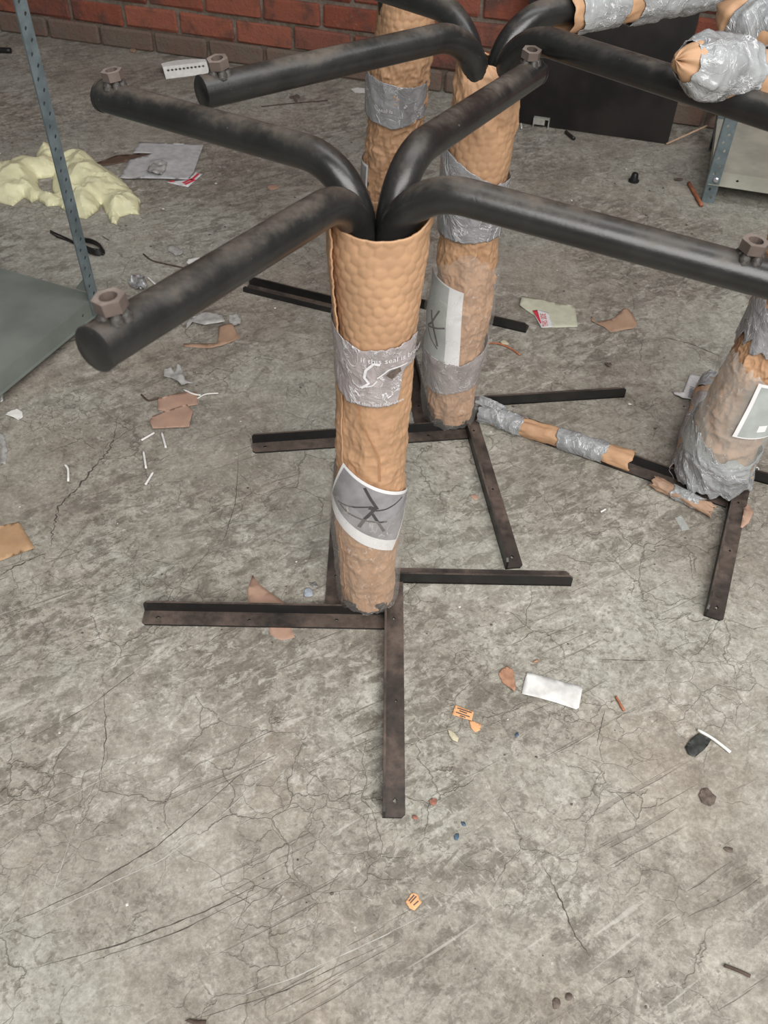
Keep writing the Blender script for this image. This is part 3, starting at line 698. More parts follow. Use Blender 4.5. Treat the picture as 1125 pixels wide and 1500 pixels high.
# ------------------------------------------------------------------ shelving units
def perforated_upright(name, base, fa, na, fb, hgt, parent, w=.036, pitch=.05):
    """angle post: face along fa (visible, normal na) and face along fb, both from the corner"""
    mb = MB(); z = np.array([0, 0, 1.0]); holes = [(zz, w*(.36 if i % 2 else .64), .0042) for i, zz in enumerate(np.arange(.02, hgt - .02, pitch/2))]
    V, Fc = plate(hgt, w, .002, holes); mb.add(xf(V, base, z, fa, np.array(na)*1.0), Fc)
    V, Fc = plate(hgt, w, .002, holes); mb.add(xf(V, base, z, fb, np.cross(z, fb)), Fc)
    return mb.build(name, M['upright'], parent)
def tray(name, c, d1, d2, l1, l2, ztop, lip, mat, parent, holes=()):
    mb = MB(); c = np.array([c[0], c[1], 0.0]); z = np.array([0, 0, 1.0])
    d1 = np.array(d1); d2 = np.array(d2)
    mb.box(c + d1*l1/2 + d2*l2/2 + z*(ztop - .001), (l1, l2, .002), (d1, d2, z))
    V, Fc = plate(l1, lip, .0018, [(x, lip*.5, .004) for x in holes]); mb.add(xf(V, c + z*(ztop - lip), d1, z, -d2), Fc)
    V, Fc = plate(l1, lip, .0018, ()); mb.add(xf(V, c + d2*l2 + z*(ztop - lip), d1, z, d2), Fc)
    V, Fc = plate(l2, lip, .0018, [(x, lip*.5, .004) for x in holes]); mb.add(xf(V, c + z*(ztop - lip), d2, z, -d1), Fc)
    V, Fc = plate(l2, lip, .0018, ()); mb.add(xf(V, c + d1*l1 + z*(ztop - lip), d2, z, d1), Fc)
    mb.box(c + d1*l1/2 - d2*.0045 + z*(ztop - lip + .001), (l1, .009, .002), (d1, d2, z))
    return mb.build(name, mat, parent)
zs = .082; cL = atz(140, 433, zs); dL1 = np.array([-.385, -.923, 0]); dL1 /= np.linalg.norm(dL1); dL2 = np.array([dL1[1], -dL1[0], 0])
if dL2[0] > 0: dL2 = -dL2
s1 = empty('shelf_unit', (cL[0], cL[1], 0)); tag(s1, 'grey-green steel shelf unit with perforated upright at left edge, low shelf', 'shelf unit')
tray('shelf', cL, dL1, dL2, .9, .46, zs, .046, M['shelf_green'], s1, holes=(.062, .84))
cU = cL - dL2*.003 + dL1*(-.004); cU[2] = 0
for k, (i, j) in enumerate([(0, 0), (1, 0), (0, 1), (1, 1)]):
    b = cU + dL1*(.9*i + (.008 if i else 0)) + dL2*(.46*j + (.006 if j else 0))
    perforated_upright('upright', b, dL1*(1 if not i else -1), -dL2*(1 if not j else -1), dL2*(1 if not j else -1), 1.25, s1, .034)
mb = MB(); qg = cL + dL2*.03 - dL1*.002; mb.add([qg + np.array([0, 0, .002]), qg + dL2*.035 + np.array([0, 0, .002]), qg + np.array([0, 0, .04]), qg - dL1*.002 + np.array([0, 0, .002]), qg - dL1*.002 + dL2*.035 + np.array([0, 0, .002]), qg - dL1*.002 + np.array([0, 0, .04])], [(0, 1, 2), (5, 4, 3), (0, 3, 4, 1), (1, 4, 5, 2), (2, 5, 3, 0)])
mb.build('corner_gusset', M['shelf_green'], s1)
def bolt(p, n, parent, r=.006):
    n = np.array(n); mb = MB(); mb.tube([np.array(p), np.array(p) + n*.004, np.array(p) + n*.006], [r, r, r*.6], 8); o = mb.build('bolt', M['bolt'], parent); return o
bolt(cL + dL1*.012 - dL2*.006 + np.array([0, 0, -.012]), -dL2, s1, .004)

zr = .103; dR1 = WU.copy(); dR2 = -WN.copy(); cR = np.array([1.012, 2.772, 0])
s2 = empty('shelf_unit', tuple(cR)); tag(s2, 'dusty cream steel shelf unit with blue-grey uprights at right edge by wall', 'shelf unit')
tray('shelf', cR, dR1, dR2, .9, .43, zr, .043, M['shelf_cream'], s2, holes=(.085, .82))
for (i, j) in [(0, 0), (1, 0), (0, 1), (1, 1)]:
    b = cR + dR1*(.9*i) + dR2*(.43*j) - dR1*(.004 if not i else -.004) - dR2*(.004 if not j else -.004)
    perforated_upright('upright', b, dR1*(1 if not i else -1), -dR2*(1 if not j else -1), dR2*(1 if not j else -1), 1.3, s2, .038)
bolt(cR + dR1*.020 - dR2*.006 + np.array([0, 0, .078]), -dR2, s2, .0085)

# ------------------------------------------------------------------ board against the wall
b0 = atz(978, 211); b1 = b0 - WU*.57; hgtB = 1.15
gap = (W0 - b0) @ WN; lean = abs((b0 - W0) @ WN) - .022
upv = -WN*lean + WZ*math.sqrt(hgtB**2 - lean**2); upv /= np.linalg.norm(upv)
cb = (b0 + b1)/2 + upv*hgtB/2 + WZ*.002
bd = MB().box(cb, (.57, .012, hgtB), (WU, np.cross(upv, WU), upv)).build('board', M['panel']); tag(bd, 'scuffed black board leaning against the brick wall', 'board')

# ------------------------------------------------------------------ litter on the floor
def inside(p, poly):
    x, y = p; c = False; j = len(poly) - 1
    for i in range(len(poly)):
        if (poly[i][1] > y) != (poly[j][1] > y) and x < (poly[j][0]-poly[i][0])*(y-poly[i][1])/(poly[j][1]-poly[i][1]) + poly[i][0]: c = not c
        j = i
    return c
def sheet_mesh(poly, step, holes=()):
    """triangulated sheet inside a floor outline (list of xy)"""
    pts, edges = [], []
    for ring in [poly] + list(holes):
        b = len(pts); n = len(ring); loop = []
        for i in range(n):
            a = np.array(ring[i][:2]); c = np.array(ring[(i+1) % n][:2]); k = max(1, int(np.linalg.norm(c - a) / step))
            for t in range(k): loop.append(a + (c - a)*t/k)
        pts += loop; edges += [(b + i, b + (i+1) % len(loop)) for i in range(len(loop))]
    P = np.array([q[:2] for q in poly]); mn, mx = P.min(0), P.max(0); bnd = np.array(pts)
    for x in np.arange(mn[0] + step*.5, mx[0], step):
        for y in np.arange(mn[1] + step*.5, mx[1], step):
            q = (x + rnd.uniform(-.25, .25)*step, y + rnd.uniform(-.25, .25)*step)
            if inside(q, P) and not any(inside(q, h) for h in holes) and np.min(np.hypot(*(bnd - q).T)) > step*.45: pts.append(np.array(q))
    vs_, _, fs, *_ = delaunay_2d_cdt([Vector(q) for q in pts], edges, [], 0, 1e-7)
    V = np.array([v[:] for v in vs_]); Fc = []
    for f in fs:
        c = V[list(f)].mean(0)
        if inside(c, P) and not any(inside(c, h) for h in holes): Fc.append(tuple(f))
    return V, Fc, bnd
def scrap(name, px, mat, label, cat, curl=.004, z0=.0008, step=None, lift=(), thick=.0007, group=None, parent=None, seed=None, freq=18):
    poly = [atz(x, y, z0)[:2] for x, y in px]; P = np.array(poly); ext = max(np.ptp(P[:, 0]), np.ptp(P[:, 1])); step = step or max(.0035, ext/12)
    V, Fc, _ = sheet_mesh(poly, step); sd = rnd.uniform(0, 90) if seed is None else seed
    z = z0 + thick + curl*np.clip(fbm(V[:, 0]*freq + sd, V[:, 1]*freq, sd, 3) + .35, 0, 2)
    for (x, y, hgt, rad) in lift:
        c = atz(x, y, z0)[:2]; z = z + hgt*np.clip(1 - np.hypot(*(V - c).T)/rad, 0, 1)**1.5
    o = mk(name, np.column_stack([V, z]), Fc, mat, parent, True, solid=thick)
    n = o.data.polygons[0].normal
    if o.data.polygons[0].normal.z < 0: o.data.flip_normals()
    if label: tag(o, label, cat, group)
    return o
def blob(cx, cy, rx, ry, n=9, rot=0, jit=.25, seed=1):
    r = random.Random(seed); out = []
    for k in range(n):
        t = 2*math.pi*k/n; q = 1 + r.uniform(-jit, jit); a, b = rx*q*math.cos(t), ry*q*math.sin(t)
        out.append((cx + a*math.cos(rot) - b*math.sin(rot), cy + a*math.sin(rot) + b*math.cos(rot)))
    return out
def stick(name, px, r, mat, label, cat, group=None, z=None, n=7, flat=None):
    P = [atz(q[0], q[1], (q[2] if len(q) > 2 else r) + .0008) for q in px]
    if len(P) == 2: P = [P[0], (P[0] + P[1])/2, P[1]]
    P = np.array(P); k = 4*(len(P) - 1) + 1; t = np.linspace(0, len(P) - 1, k); P = np.stack([np.interp(t, np.arange(len(P)), P[:, i]) for i in range(3)], -1)
    if len(px) > 2:
        for _ in range(2): P[1:-1] = (P[:-2] + 2*P[1:-1] + P[2:])/4
    mb = MB(); mb.tube(P, r, n); o = mb.build(name, mat, None, True); tag(o, label, cat, group); return o
def printed(o, px_lines, mat, z=.0028, wdt=.0018, name='print'):
    mb = MB()
    for a, b in px_lines:
        A, B = atz(*a, z), atz(*b, z); d = B - A; L = np.linalg.norm(d); d /= L; n = np.array([-d[1], d[0], 0])
        mb.box((A + B)/2, (L, wdt, .0004), (d, n, (0, 0, 1)))
    r = mb.build(name, mat, o); r['kind'] = 'stuff'; return r

# yellow crumpled plastic
Z5 = lambda q: [(x/3.629, 190 + y/3.629) for x, y in q]
out = [atz(x, y)[:2] for x, y in Z5([(-160, 190), (0, 172), (110, 178), (185, 185), (192, 140), (245, 85), (300, 98), (312, 140), (480, 145), (520, 185), (585, 225), (640, 262), (690, 312), (750, 388), (742, 455), (690, 452), (640, 468), (622, 508), (588, 498), (540, 402), (525, 432), (460, 478), (390, 466), (310, 408), (250, 412), (198, 376), (170, 392), (130, 366), (70, 408), (0, 392), (-160, 370)])]
hol = [atz(x, y)[:2] for x, y in Z5([(205, 265), (285, 255), (275, 320), (290, 350), (240, 340), (212, 310)])]
V, Fc, bnd = sheet_mesh(out, .0065, [hol])
dist = np.array([np.min(np.hypot(*(bnd - q).T)) for q in V]); env = np.clip(dist/.05, 0, 1)**.6
wx = V[:, 0] + .035*fbm(V[:, 0]*7, V[:, 1]*7, 2.2, 2); wy = V[:, 1] + .035*fbm(V[:, 0]*7, V[:, 1]*7, 5.2, 2)
fold = 0
for an, fq, am, ph in ((.4, 4.6, 1.0, .1), (1.5, 6.5, .8, .4), (2.5, 9.5, .6, .7), (.9, 17, .25, .2), (2.0, 29, .12, .5)):
    u = (wx*math.cos(an) + wy*math.sin(an))*fq + ph + .5*vnoise(wx*8, wy*8, fq); fold = fold + am*np.abs(2*(u - np.floor(u)) - 1)
fold = fold/2.77; env = np.clip(dist/.05, 0, 1)**.7; z = .0015 + env*(.010 + .060*fold**1.2 + .010*ridge(wx*16, wy*16, 3.3, 3))
dx = fbm(V[:, 0]*14, V[:, 1]*14, 1.1, 2)*.012*env; dy = fbm(V[:, 0]*14, V[:, 1]*14, 6.1, 2)*.012*env
o = mk('plastic_sheet', np.column_stack([V[:, 0] + dx, V[:, 1] + dy, z]), Fc, M['yellow'], None, False, solid=.0008)
if o.data.polygons[0].normal.z < 0: o.data.flip_normals()
smooth_by_angle(o, 14)
tag(o, 'crumpled pale yellow plastic sheet lying behind the left shelf upright', 'plastic sheet')

# paper sheets near it
scrap('cardboard_strip', Z5([(500, 180), (620, 140), (820, 122), (830, 160), (700, 165), (560, 195)]), M['card_brown'], 'dark brown cardboard strip under the grey paper sheet', 'cardboard', .003)
scrap('paper_sheet', Z5([(742, 68), (1083, 80), (1030, 225), (1000, 268), (635, 262), (690, 165), (815, 130), (708, 130)]), M['paper_pale'], 'crumpled light grey paper sheet behind the yellow plastic', 'paper', .006, .005, .012, lift=[(235, 240, .012, .05)], freq=9)
scrap('plastic_wad', Z5([(778, 225), (800, 195), (850, 165), (890, 178), (880, 215), (860, 240), (820, 242)]), M['paper_grey'], 'small crumpled clear plastic wad lying on the grey paper sheet', 'plastic wad', .016, .0135, .008, freq=40)
rc = scrap('printed_card', Z5([(880, 280), (1000, 262), (1040, 225), (1076, 238), (1000, 306)]), M['paper_white'], 'white card with red lettering peeking from under the grey paper', 'card', .001, .001)
printed(rc, [((268, 268), (281, 262)), ((271, 270), (286, 263)), ((280, 264), (291, 254)), ((248, 266), (256, 265))], M['red_print'], .0035, .009, 'red_lettering')
# cable coil
mb = MB(); cc0 = atz(135, 366); ux = atz(152, 376) - cc0; ux[2] = 0; Lx = np.linalg.norm(ux); ux /= Lx; uy = np.array([-ux[1], ux[0], 0])
P = []
for k in range(80):
    t = 2*math.pi*k/16; w_ = 1 - .04*(k//16); P.append(cc0 + ux*.052*w_*math.cos(t) + uy*.022*w_*math.sin(t) + np.array([0, 0, .005 + .0016*(k//8)]))
mb.tube(P, .0032, 6)
for dy_ in (0, 4): mb.tube([atz(118, 360 + dy_*.3, .006), atz(100, 350 + dy_*.6, .004), atz(84, 343 + dy_, .004), atz(74, 338 + dy_*.6, .004)], .0026, 6)
mb.tube([atz(112, 354, .006), atz(118, 350, .016), atz(121, 358, .016), atz(114, 362, .006)], .0035, 6)
tag(mb.build('cable', M['black'], None, True), 'coiled black cable beside the left shelf upright', 'cable')
# white cutter strip with holes
s0_, s1_ = atz(243, 116), atz(307, 108); d = s1_ - s0_; Ls = np.linalg.norm(d); d /= Ls; n = np.array([-d[1], d[0], 0]); root = MB()
fv = n*.75 + WZ*.66; fv /= np.linalg.norm(fv)
V, Fc = plate(Ls, .050, .0015, [(.018 + i*(Ls - .036)/9, .034, .0048) for i in range(10)]); root.add(xf(V, s0_ - n*.004 + WZ*.001, d, fv, np.cross(d, fv)), Fc)
top = fv*.050 - n*.004 + WZ*.001
for k in range(12):
    t0, t1 = k/12, (k+1)/12; ff = lambda t: .012 + .030*math.sin(math.pi*(t*.8 + .15))
    q = [s0_ + d*Ls*t0 + top, s0_ + d*Ls*t1 + top, s0_ + d*Ls*t1 + top + n*ff(t1) + WZ*.004, s0_ + d*Ls*t0 + top + n*ff(t0) + WZ*.004]
    root.add(q + [x + WZ*.0015 for x in q], [(3, 2, 1, 0), (4, 5, 6, 7), (0, 1, 5, 4), (2, 3, 7, 6), (1, 2, 6, 5), (3, 0, 4, 7)])
tag(root.build('perforated_strip', M['white_bit']), 'white perforated plastic strip with curved top near the wall foot', 'plastic strip')
stick('black_rod', [(-30, 72), (16, 74)], .011, M['black'], 'short black rod on floor at left edge behind upright', 'rod')
scrap('brick_chip', blob(195, 75, 6, 3, 5, 0, .2, 3), M['scrap_brown'], 'small tan chip at the foot of the brick wall', 'chip', .004)
stick('thin_stick', [(383, 156), (430, 151), (480, 147)], .0018, M['twig'], 'long thin dark stick on floor below second frame arm', 'stick')
scrap('plastic_sliver', [(514, 131), (522, 128), (542, 130), (542, 137), (520, 136)], M['white_bit'], 'white plastic sliver left of the farthest wrapped upright', 'plastic bit', .001)
for i, (x, y) in enumerate([(428, 143), (436, 141), (432, 145)]): scrap('dirt_crumb', blob(x, y, 5, 2.2, 6, .5*i, .3, i), M['dirt'], ['left', 'right', 'lower'][i] + 'most of three dark dirt crumbs above the thin stick', 'dirt', .004, group='dirt crumbs by the thin stick')
# by the board
mb = MB(); q0, q1 = atz(780, 186), atz(803, 189); d = q1 - q0; Lb = np.linalg.norm(d); d /= Lb; n = np.array([-d[1], d[0], 0])
for cpos, sz in [((Lb/2, .018, .032), (Lb, .036, .003)), ((.0015, .018, .016), (.003, .036, .032)), ((Lb - .0015, .018, .016), (.003, .036, .032)), ((Lb*.36, .001, .0215), (Lb*.72, .003, .021))]:
    mb.box(q0 + d*cpos[0] + n*cpos[1] + WZ*cpos[2], sz, (d, n, WZ))
tag(mb.build('metal_bracket', M['grey_metal']), 'small dull grey metal bracket at the foot of the black board', 'bracket')
stick('steel_pin', [(829, 193), (841, 203)], .0065, M['iron'], 'short dark steel pin on floor beside the metal bracket', 'pin')
stick('white_peg', [(763, 181), (764, 188)], .003, M['white_bit'], 'tiny white peg left of the metal bracket', 'peg')
mb = MB(); q = atz(928, 266); mb.tube([q + WZ*.001, q + WZ*.006, q + WZ*.007, q + WZ*.026, q + WZ*.030], [.018, .018, .014, .011, .008], 14); o = mb.build('knob', M['black']); smooth_by_angle(o, 35); tag(o, 'small black plastic knob alone on the floor', 'knob')
stick('orange_stick', [(1009, 268), (1028, 301)], .006, M['copper'], 'orange-brown stick lying beside the right shelf upright', 'stick')
stick('wooden_stick', [(976, 211, .003), (1036, 184, .06)], .0035, M['wood'], 'thin pale wooden stick propped on the right shelf corner', 'stick')
scrap('leaf_scrap', blob(993, 264, 9, 2.5, 7, .15, .35, 4), M['dirt'], 'dark curled scrap left of the orange-brown stick', 'scrap', .005)
# cream card THIS SIDE, brown scrap
cc_ = scrap('printed_card', [(761, 449), (764, 437), (786, 438), (842, 449), (846, 479), (793, 481), (783, 463)], M['paper_cream'], 'cream card with red and white THIS SIDE sticker between the arms', 'card', .0015, .001, lift=[(762, 441, .010, .05)])
scrap('sticker', [(780, 455), (789, 454), (803, 458), (811, 479), (793, 480)], M['paper_white'], None, None, .0, .0042, parent=cc_, thick=.0003)
scrap('sticker_edge', [(780, 455), (787, 454), (793, 473), (792, 475)], M['red_print'], None, None, .0, .0048, parent=cc_, thick=.0003)
V, Fc = text_mesh('THIS SIDE', .022); o0 = atz(803.5, 478.5, .0056); dx_ = atz(798, 455, .0056) - o0; dx_[2] = 0; dx_ /= np.linalg.norm(dx_); dy_ = np.array([-dx_[1], dx_[0], 0])
k = np.ptp(V[:, 0]); V = V * (.062/k); mk('lettering', o0 + V[:, :1]*dx_ + V[:, 1:2]*dy_*1.5, Fc, M['red_print'], cc_)
scrap('paper_scrap', [(866, 471), (866, 464), (869, 466), (872, 474), (882, 472), (900, 468), (915, 457), (925, 464), (934, 476), (928, 482), (895, 487), (885, 480), (876, 476)], M['scrap_brown'], 'torn brown paper scrap right of the cream card', 'paper', .006, .001, lift=[(914, 462, .02, .045)])
stick('twig', [(702, 503), (730, 502), (750, 511), (762, 520)], .0024, M['copper'], 'curved reddish twig right of second wrapped upright', 'twig')
scrap('pale_crumb', blob(738, 503, 7, 3, 7, .2, .3, 6), M['beige'], 'pale crumb beside the curved reddish twig', 'crumb', .005)
scrap('dirt_lump', blob(891, 535, 6, 4, 6, .2, .3, 8), M['dirt'], 'small dark lump left of the barcode label', 'dirt', .008)
bl = scrap('barcode_label', [(985, 573), (1000, 578), (1011, 548), (1026, 552), (1016, 585), (1000, 584), (988, 578)], M['paper_white'], 'white barcode label bent beside the right frame back leg', 'label', .002, .003, lift=[(1000, 579, .008, .02)])
printed(bl, [((1011 - i*.4 , 566 + i*2.1), (1017 - i*.4, 568 + i*2.1)) for i in range(8)], M['dark_print'], .011, .0016, 'barcode')
# left middle floor
stick('twig', [(210, 372), (222, 382), (245, 387), (268, 392)], .0022, M['twig'], 'black wiry twig left of the nearest arm, below paper sheet', 'twig')
scrap('plastic_flake', blob(284, 383, 12, 5, 9, -.3, .2, 9), M['white_bit'], 'white oval plastic flake behind the nearest frame arm', 'plastic bit', .002)
scrap('tissue_scrap', blob(258, 368, 11, 7, 9, .3, .35, 10), M['paper_grey'], 'small grey tissue scrap above the wiry twig', 'scrap', .008)
scrap('foil_scrap', blob(203, 416, 14, 10, 11, .2, .35, 11), M['foil'], 'crumpled foil scrap near the shelf corner', 'foil', .022, step=.006, freq=45)
stick('serrated_stick', [(216, 406), (228, 417)], .0028, M['white_bit'], 'short white serrated stick beside the foil scrap', 'stick')
stick('cable_tail', [(150, 346), (160, 352)], .001, M['twig'], 'tiny dark wire end beside the coiled cable', 'wire')
scrap('tissue_scrap', [(272, 485), (276, 470), (300, 458), (325, 462), (330, 474), (300, 478), (282, 474)], M['paper_grey'], 'thin grey paper scrap under the nearest arm', 'paper', .007)
scrap('grey_crumple', blob(342, 470, 11, 8, 9, .6, .35, 12), M['paper_grey'], 'small grey crumpled wad right of the thin paper scrap', 'paper', .016, freq=40)
scrap('torn_paper', [(269, 504), (290, 503), (318, 505), (321, 480), (340, 478), (352, 494), (340, 502), (325, 508), (310, 511), (270, 508)], M['scrap_brown'], 'tan torn paper strip with folded end below nearest arm', 'paper', .006, lift=[(336, 482, .012, .04)])
scrap('grey_wad', [(241, 545), (250, 540), (256, 548), (262, 535), (268, 545), (272, 560), (284, 567), (266, 566), (252, 556), (241, 555)], M['paper_grey'], 'grey crumpled wad above the torn pinkish cardboard', 'paper', .016, freq=35)
scrap('cardboard_scrap', [(231, 585), (262, 576), (289, 575), (290, 594), (278, 596), (246, 604), (231, 601)], M['card_pink'], 'upper of two torn pinkish cardboard scraps', 'cardboard', .003)
scrap('cardboard_scrap', [(219, 618), (223, 610), (250, 600), (274, 593), (283, 603), (277, 626), (256, 627), (224, 629)], M['card_pink'], 'lower of two torn pinkish cardboard scraps with ragged edge', 'cardboard', .003, .0035)
stick('twig', [(207, 578), (216, 587), (224, 585), (232, 583)], .0022, M['twig'], 'black forked twig at left of the pinkish cardboard', 'twig')
stick('white_strip', [(269, 571), (285, 578), (294, 579)], .0022, M['white_bit'], 'thin white strip on upper edge of pinkish cardboard', 'strip')
stick('white_strip', [(289, 584), (300, 577), (320, 576)], .0018, M['white_bit'], 'curved white strip right of pinkish cardboard', 'strip')
for q, lb in [([(207, 645), (226, 634)], 'slanted white plastic stick just below pinkish cardboard'), ([(237, 634), (243, 656)], 'upright-lying white plastic stick right below pinkish cardboard'), ([(210, 661), (214, 686)], 'white plastic stick, third down below pinkish cardboard'), ([(213, 710), (224, 692)], 'white plastic stick lowest of the cluster below pinkish cardboard'), ([(95, 681), (100, 686), (100, 705)], 'bent white plastic stick alone near the left edge')]:
    stick('white_stick', q, .0029, M['white_bit'], lb, 'stick', 'white plastic sticks on the left floor', n=5)
scrap('plastic_flake', [(8, 608), (15, 602), (25, 599), (33, 604), (34, 612), (27, 616), (20, 612)], M['white_bit'], 'white heart-shaped plastic flake near the left edge', 'plastic bit', .003)
scrap('plastic_strip', [(-6, 632), (6, 638), (11, 660), (8, 680), (0, 678), (2, 655)], M['paper_grey'], 'greyish clear plastic strip at the left edge', 'plastic strip', .004)
scrap('white_clip', [(0, 578), (4, 576), (5, 588), (1, 590), (0, 584)], M['white_bit'], 'tiny white clip under the left shelf edge', 'clip', .002)
scrap('card_piece', [(-40, 780), (28, 765), (51, 803), (0, 822), (-40, 832)], M['card_tan'], 'flat tan card piece at the left edge', 'card', .002)
scrap('cardboard_scrap', [(362, 866), (370, 842), (380, 856), (396, 868), (414, 881), (432, 934), (412, 938), (396, 930), (390, 905), (364, 884)], M['card_pink'], 'pinkish torn paper lying under the nearest frame left leg', 'paper', .0, .0, thick=.0004)
scrap('blue_flake', blob(452, 868, 8, 6, 9, .1, .35, 14), M['blue_pale'], 'pale blue flake left of the nearest upright foot', 'flake', .002)
scrap('foil_scrap', blob(459, 857, 6, 4, 8, .5, .35, 15), M['foil'], 'tiny shiny foil bit above the pale blue flake', 'foil', .008, freq=60)
# near right floor
scrap('dry_leaf', [(730, 988), (735, 980), (743, 976), (752, 982), (754, 998), (755, 1010), (753, 1015), (746, 1008), (736, 1000)], M['leaf'], 'dry brown leaf left of the white label', 'leaf', .004, lift=[(754, 1012, .006, .02)])
scrap('white_label', [(772, 985), (812, 996), (850, 1005), (853, 1010), (847, 1040), (843, 1042), (815, 1030), (790, 1023), (764, 1017), (767, 1002)], M['paper_smudged'], 'large blank white label on the near floor', 'label', .003, lift=[(848, 1040, .006, .04)], freq=10)
ol = scrap('orange_label', [(667, 1033), (694, 1043), (691, 1056), (662, 1047)], M['orange'], 'orange printed label left of the dry leaf', 'label', .0005)
printed(ol, [((670, 1037), (691, 1044)), ((673, 1041), (684, 1045)), ((668, 1043), (688, 1050)), ((674, 1048), (682, 1051))], M['dark_print'], .0026, .0016)
scrap('orange_scrap', [(687, 1056), (694, 1057), (705, 1062), (703, 1070), (696, 1073), (690, 1067)], M['orange'], 'orange paper corner below the printed orange label', 'paper', .003)
scrap('beige_scrap', [(656, 1069), (662, 1071), (672, 1082), (670, 1088), (663, 1085), (658, 1078)], M['beige'], 'beige paper bit below the orange label', 'paper', .003)
scrap('leaf_bit', blob(785, 969, 5, 2, 6, -.3, .3, 16), M['leaf'], 'tiny leaf bit above the white label', 'leaf', .002)
stick('orange_stick', [(902, 1020), (914, 1041)], .0022, M['copper'], 'small orange splinter right of the white label', 'stick', n=5)
scrap('tape_piece', [(1003, 1095), (1012, 1083), (1023, 1075), (1042, 1084), (1032, 1098), (1018, 1110), (1008, 1106)], M['black_tape'], 'black tape piece at right with white stick', 'tape', .005, freq=30)
stick('white_stick', [(1022, 1069), (1045, 1082), (1070, 1102)], .0028, M['white_bit'], 'white plastic stick touching the black tape piece', 'stick')
scrap('dirt_scrap', [(1023, 1165), (1028, 1156), (1036, 1155), (1044, 1164), (1049, 1168), (1046, 1178), (1040, 1182), (1028, 1177)], M['dirt'], 'dark brown scrap below the black tape piece', 'scrap', .003)
scrap('grey_scrap', blob(1067, 1245, 8, 4, 8, .2, .4, 18), M['dirt'], 'small greyish scrap lowest on the right floor', 'scrap', .002)
scrap('rust_chip', blob(634, 1175, 6, 5, 6, .3, .3, 19), M['rust_chip'], 'rust-red chip right of the front leg end', 'chip', .003)
scrap('rust_chip', blob(608, 1198, 4, 3.5, 5, .3, .3, 20), M['rust_chip'], 'smaller rust-red chip beside the front leg end', 'chip', .003)
scrap('blue_chip', blob(669, 1226, 4, 5.5, 6, .2, .2, 21), M['blue'], 'dark blue chip, lower of two near front leg end', 'chip', .003)
scrap('blue_chip', blob(679, 1207, 3.5, 4.5, 6, .7, .4, 22), M['blue'], 'dark blue chip, upper of two near front leg end', 'chip', .003)
scrap('blue_chip', blob(757, 1077, 2.5, 4, 5, .2, .2, 23), M['blue'], 'tiny blue chip below the white label', 'chip', .003)
tl = scrap('price_label', [(594, 1321), (604, 1308), (612, 1311), (614, 1317), (618, 1322), (607, 1334), (600, 1331)], M['orange'], 'small torn tan label with dark print at bottom centre', 'label', .0005)
printed(tl, [((599, 1320), (607, 1311)), ((601, 1323), (610, 1313)), ((606, 1326), (613, 1320))], M['dark_print'], .0026, .0015)
stick('nail', [(1061, 1414), (1080, 1421), (1099, 1430)], .0026, M['twig'], 'rusty brown nail at bottom right', 'nail')
scrap('clear_sticker', [(988, 759), (998, 755), (1011, 776), (999, 778)], M['film_hazy'], 'faint clear sticker below the right frame wrapped leg', 'sticker', .0003)
stick('white_sliver', [(880, 750), (887, 746)], .0022, M['white_bit'], 'white sliver on floor below the long wrapped leg', 'sliver')
scrap('pink_bit', blob(695, 728, 6, 4, 6, .3, .3, 24), M['card_pink'], 'pinkish paper bit left of second frame front leg', 'paper', .002)
scrap('leaf_bit', blob(289, 1498, 14, 5, 8, .1, .4, 25), M['twig'], 'dark leaf fragment cut by the bottom edge', 'leaf', .006)
scrap('floor_stain', blob(815, 1470, 6, 9, 9, .1, .1, 26), M['dirt'], 'dark oval floor stain at the bottom, larger of two', 'leaf', .0005)  # dark stain on the slab, added as a thin flat piece
scrap('floor_stain', blob(833, 1460, 5.5, 6, 9, .6, .1, 27), M['dirt'], 'dark oval floor stain at the bottom, smaller of two', 'leaf', .0005)  # second slab stain, likewise a thin flat piece
scrap('tear_scrap', [(1094, 738), (1103, 752), (1096, 768), (1083, 778), (1087, 757), (1089, 742)], M['card_pink'], 'torn paper shred beside the right frame front leg', 'paper', .006)
scrap('white_flake', blob(400, 275, 13, 4, 7, .1, .4, 28), M['card_pink'], 'pale pink flake on floor right of the grey sheet', 'flake', .004)
stick('white_wire', [(1103, 683), (1112, 686), (1110, 691)], .0015, M['white_bit'], 'short white wire above the right frame leg', 'wire')

# loose grit all over the slab
for nm, mt, cnt, lb in (('grit', M['grit'], 520, 'scattered dark grit and crumbs over the floor'), ('pale_grit', M['grit_pale'], 170, 'scattered pale specks over the floor')):
    mb = MB()
    for k in range(cnt):
        x, y = NR.uniform(-1.7, 1.2), 0.25 + 2.9*NR.rand()**.9
        r = (.0010 + .0026*NR.rand()**3) * (1 if y < 1.5 else 1.5)
        c = np.array([x, y, 0]); n = 5; ph = NR.rand()*6
        ring = [c + np.array([r*(.6 + .8*NR.rand())*math.cos(ph + 2*math.pi*j/n), r*(.5 + .7*NR.rand())*math.sin(ph + 2*math.pi*j/n), .0002]) for j in range(n)]
        mb.add(ring + [c + np.array([0, 0, r*.8])], [(j, (j+1) % n, n) for j in range(n)])
    o = mb.build(nm, mt); tag(o, lb, nm.replace('_', ' '), kind='stuff')

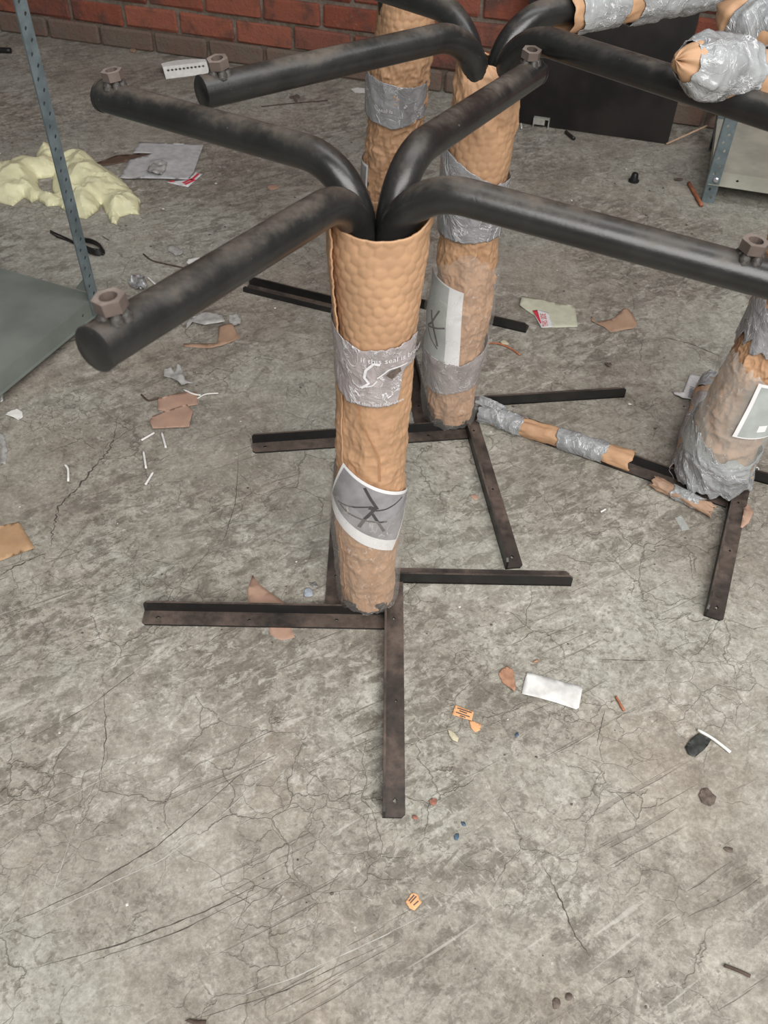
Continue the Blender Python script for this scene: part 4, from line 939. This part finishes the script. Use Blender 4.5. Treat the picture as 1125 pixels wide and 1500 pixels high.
# long cracks and scrape lines in the slab (wear with a shape of its own)
def ribbon(name, px, wdt, mat, seed, jit=.003, z=.0003):
    P = np.array([atz(x, y, z) for x, y in px]); k = 10*(len(P) - 1) + 1; t = np.linspace(0, len(P) - 1, k)
    P = np.stack([np.interp(t, np.arange(len(P)), P[:, i]) for i in range(3)], -1); r = np.random.RandomState(seed)
    P[1:-1, :2] += r.uniform(-jit, jit, (k - 2, 2)); g = np.gradient(P, axis=0); g /= np.linalg.norm(g, axis=1)[:, None]; n = np.stack([-g[:, 1], g[:, 0], 0*g[:, 0]], -1)
    w = wdt*(.35 + r.rand(k))*np.sin(np.linspace(.15, math.pi - .15, k))
    V = np.concatenate([P - n*w[:, None]/2, P + n*w[:, None]/2]); return mk(name, V, [(i, i+1, k+i+1, k+i) for i in range(k-1)], mat, fl)
ribbon('crack', [(174, 608), (168, 640), (158, 662), (140, 682), (112, 716), (86, 742), (78, 775), (74, 800)], .0042, M['crack'], 1)
ribbon('crack', [(0, 842), (30, 826), (62, 812)], .003, M['crack'], 2)
ribbon('crack', [(350, 655), (348, 700), (344, 740), (330, 785), (310, 825)], .0014, M['crack'], 3, .001)
ribbon('crack', [(150, 1010), (156, 1070), (148, 1140)], .0016, M['crack'], 4, .002)
ribbon('crack', [(875, 966), (930, 967), (978, 968)], .0016, M['crack'], 5, .0006)
ribbon('crack', [(886, 1040), (880, 1065), (874, 1092)], .0016, M['crack'], 6, .0006)
ribbon('crack', [(797, 1270), (822, 1320), (842, 1370), (866, 1402)], .0022, M['crack'], 7, .002)
for q, w_, m_, sd in [([(0, 1372), (110, 1318), (240, 1258), (330, 1190), (420, 1105)], .0015, 'scrape', 11), ([(0, 1360), (120, 1305), (230, 1240), (300, 1180), (400, 1090)], .0018, 'crack', 12), ([(50, 1418), (170, 1385), (300, 1335), (400, 1285)], .0020, 'crack', 13), ([(120, 1412), (260, 1365), (410, 1290)], .0016, 'crack', 14),
                     ([(320, 1470), (430, 1432), (560, 1372), (640, 1330)], .0014, 'scrape', 15), ([(280, 1495), (420, 1450), (560, 1385)], .0015, 'crack', 16), ([(62, 1345), (90, 1270), (105, 1220)], .0010, 'scrape', 17), ([(20, 1095), (130, 1035), (230, 960)], .0014, 'crack', 18),
                     ([(955, 490), (1010, 503), (1068, 527)], .0030, 'crack', 19), ([(0, 1225), (80, 1178), (190, 1120)], .0011, 'scrape', 20)]:
    ribbon('scrape_line' if m_ == 'scrape' else 'drag_line', q, w_, M[m_], sd, .0007)
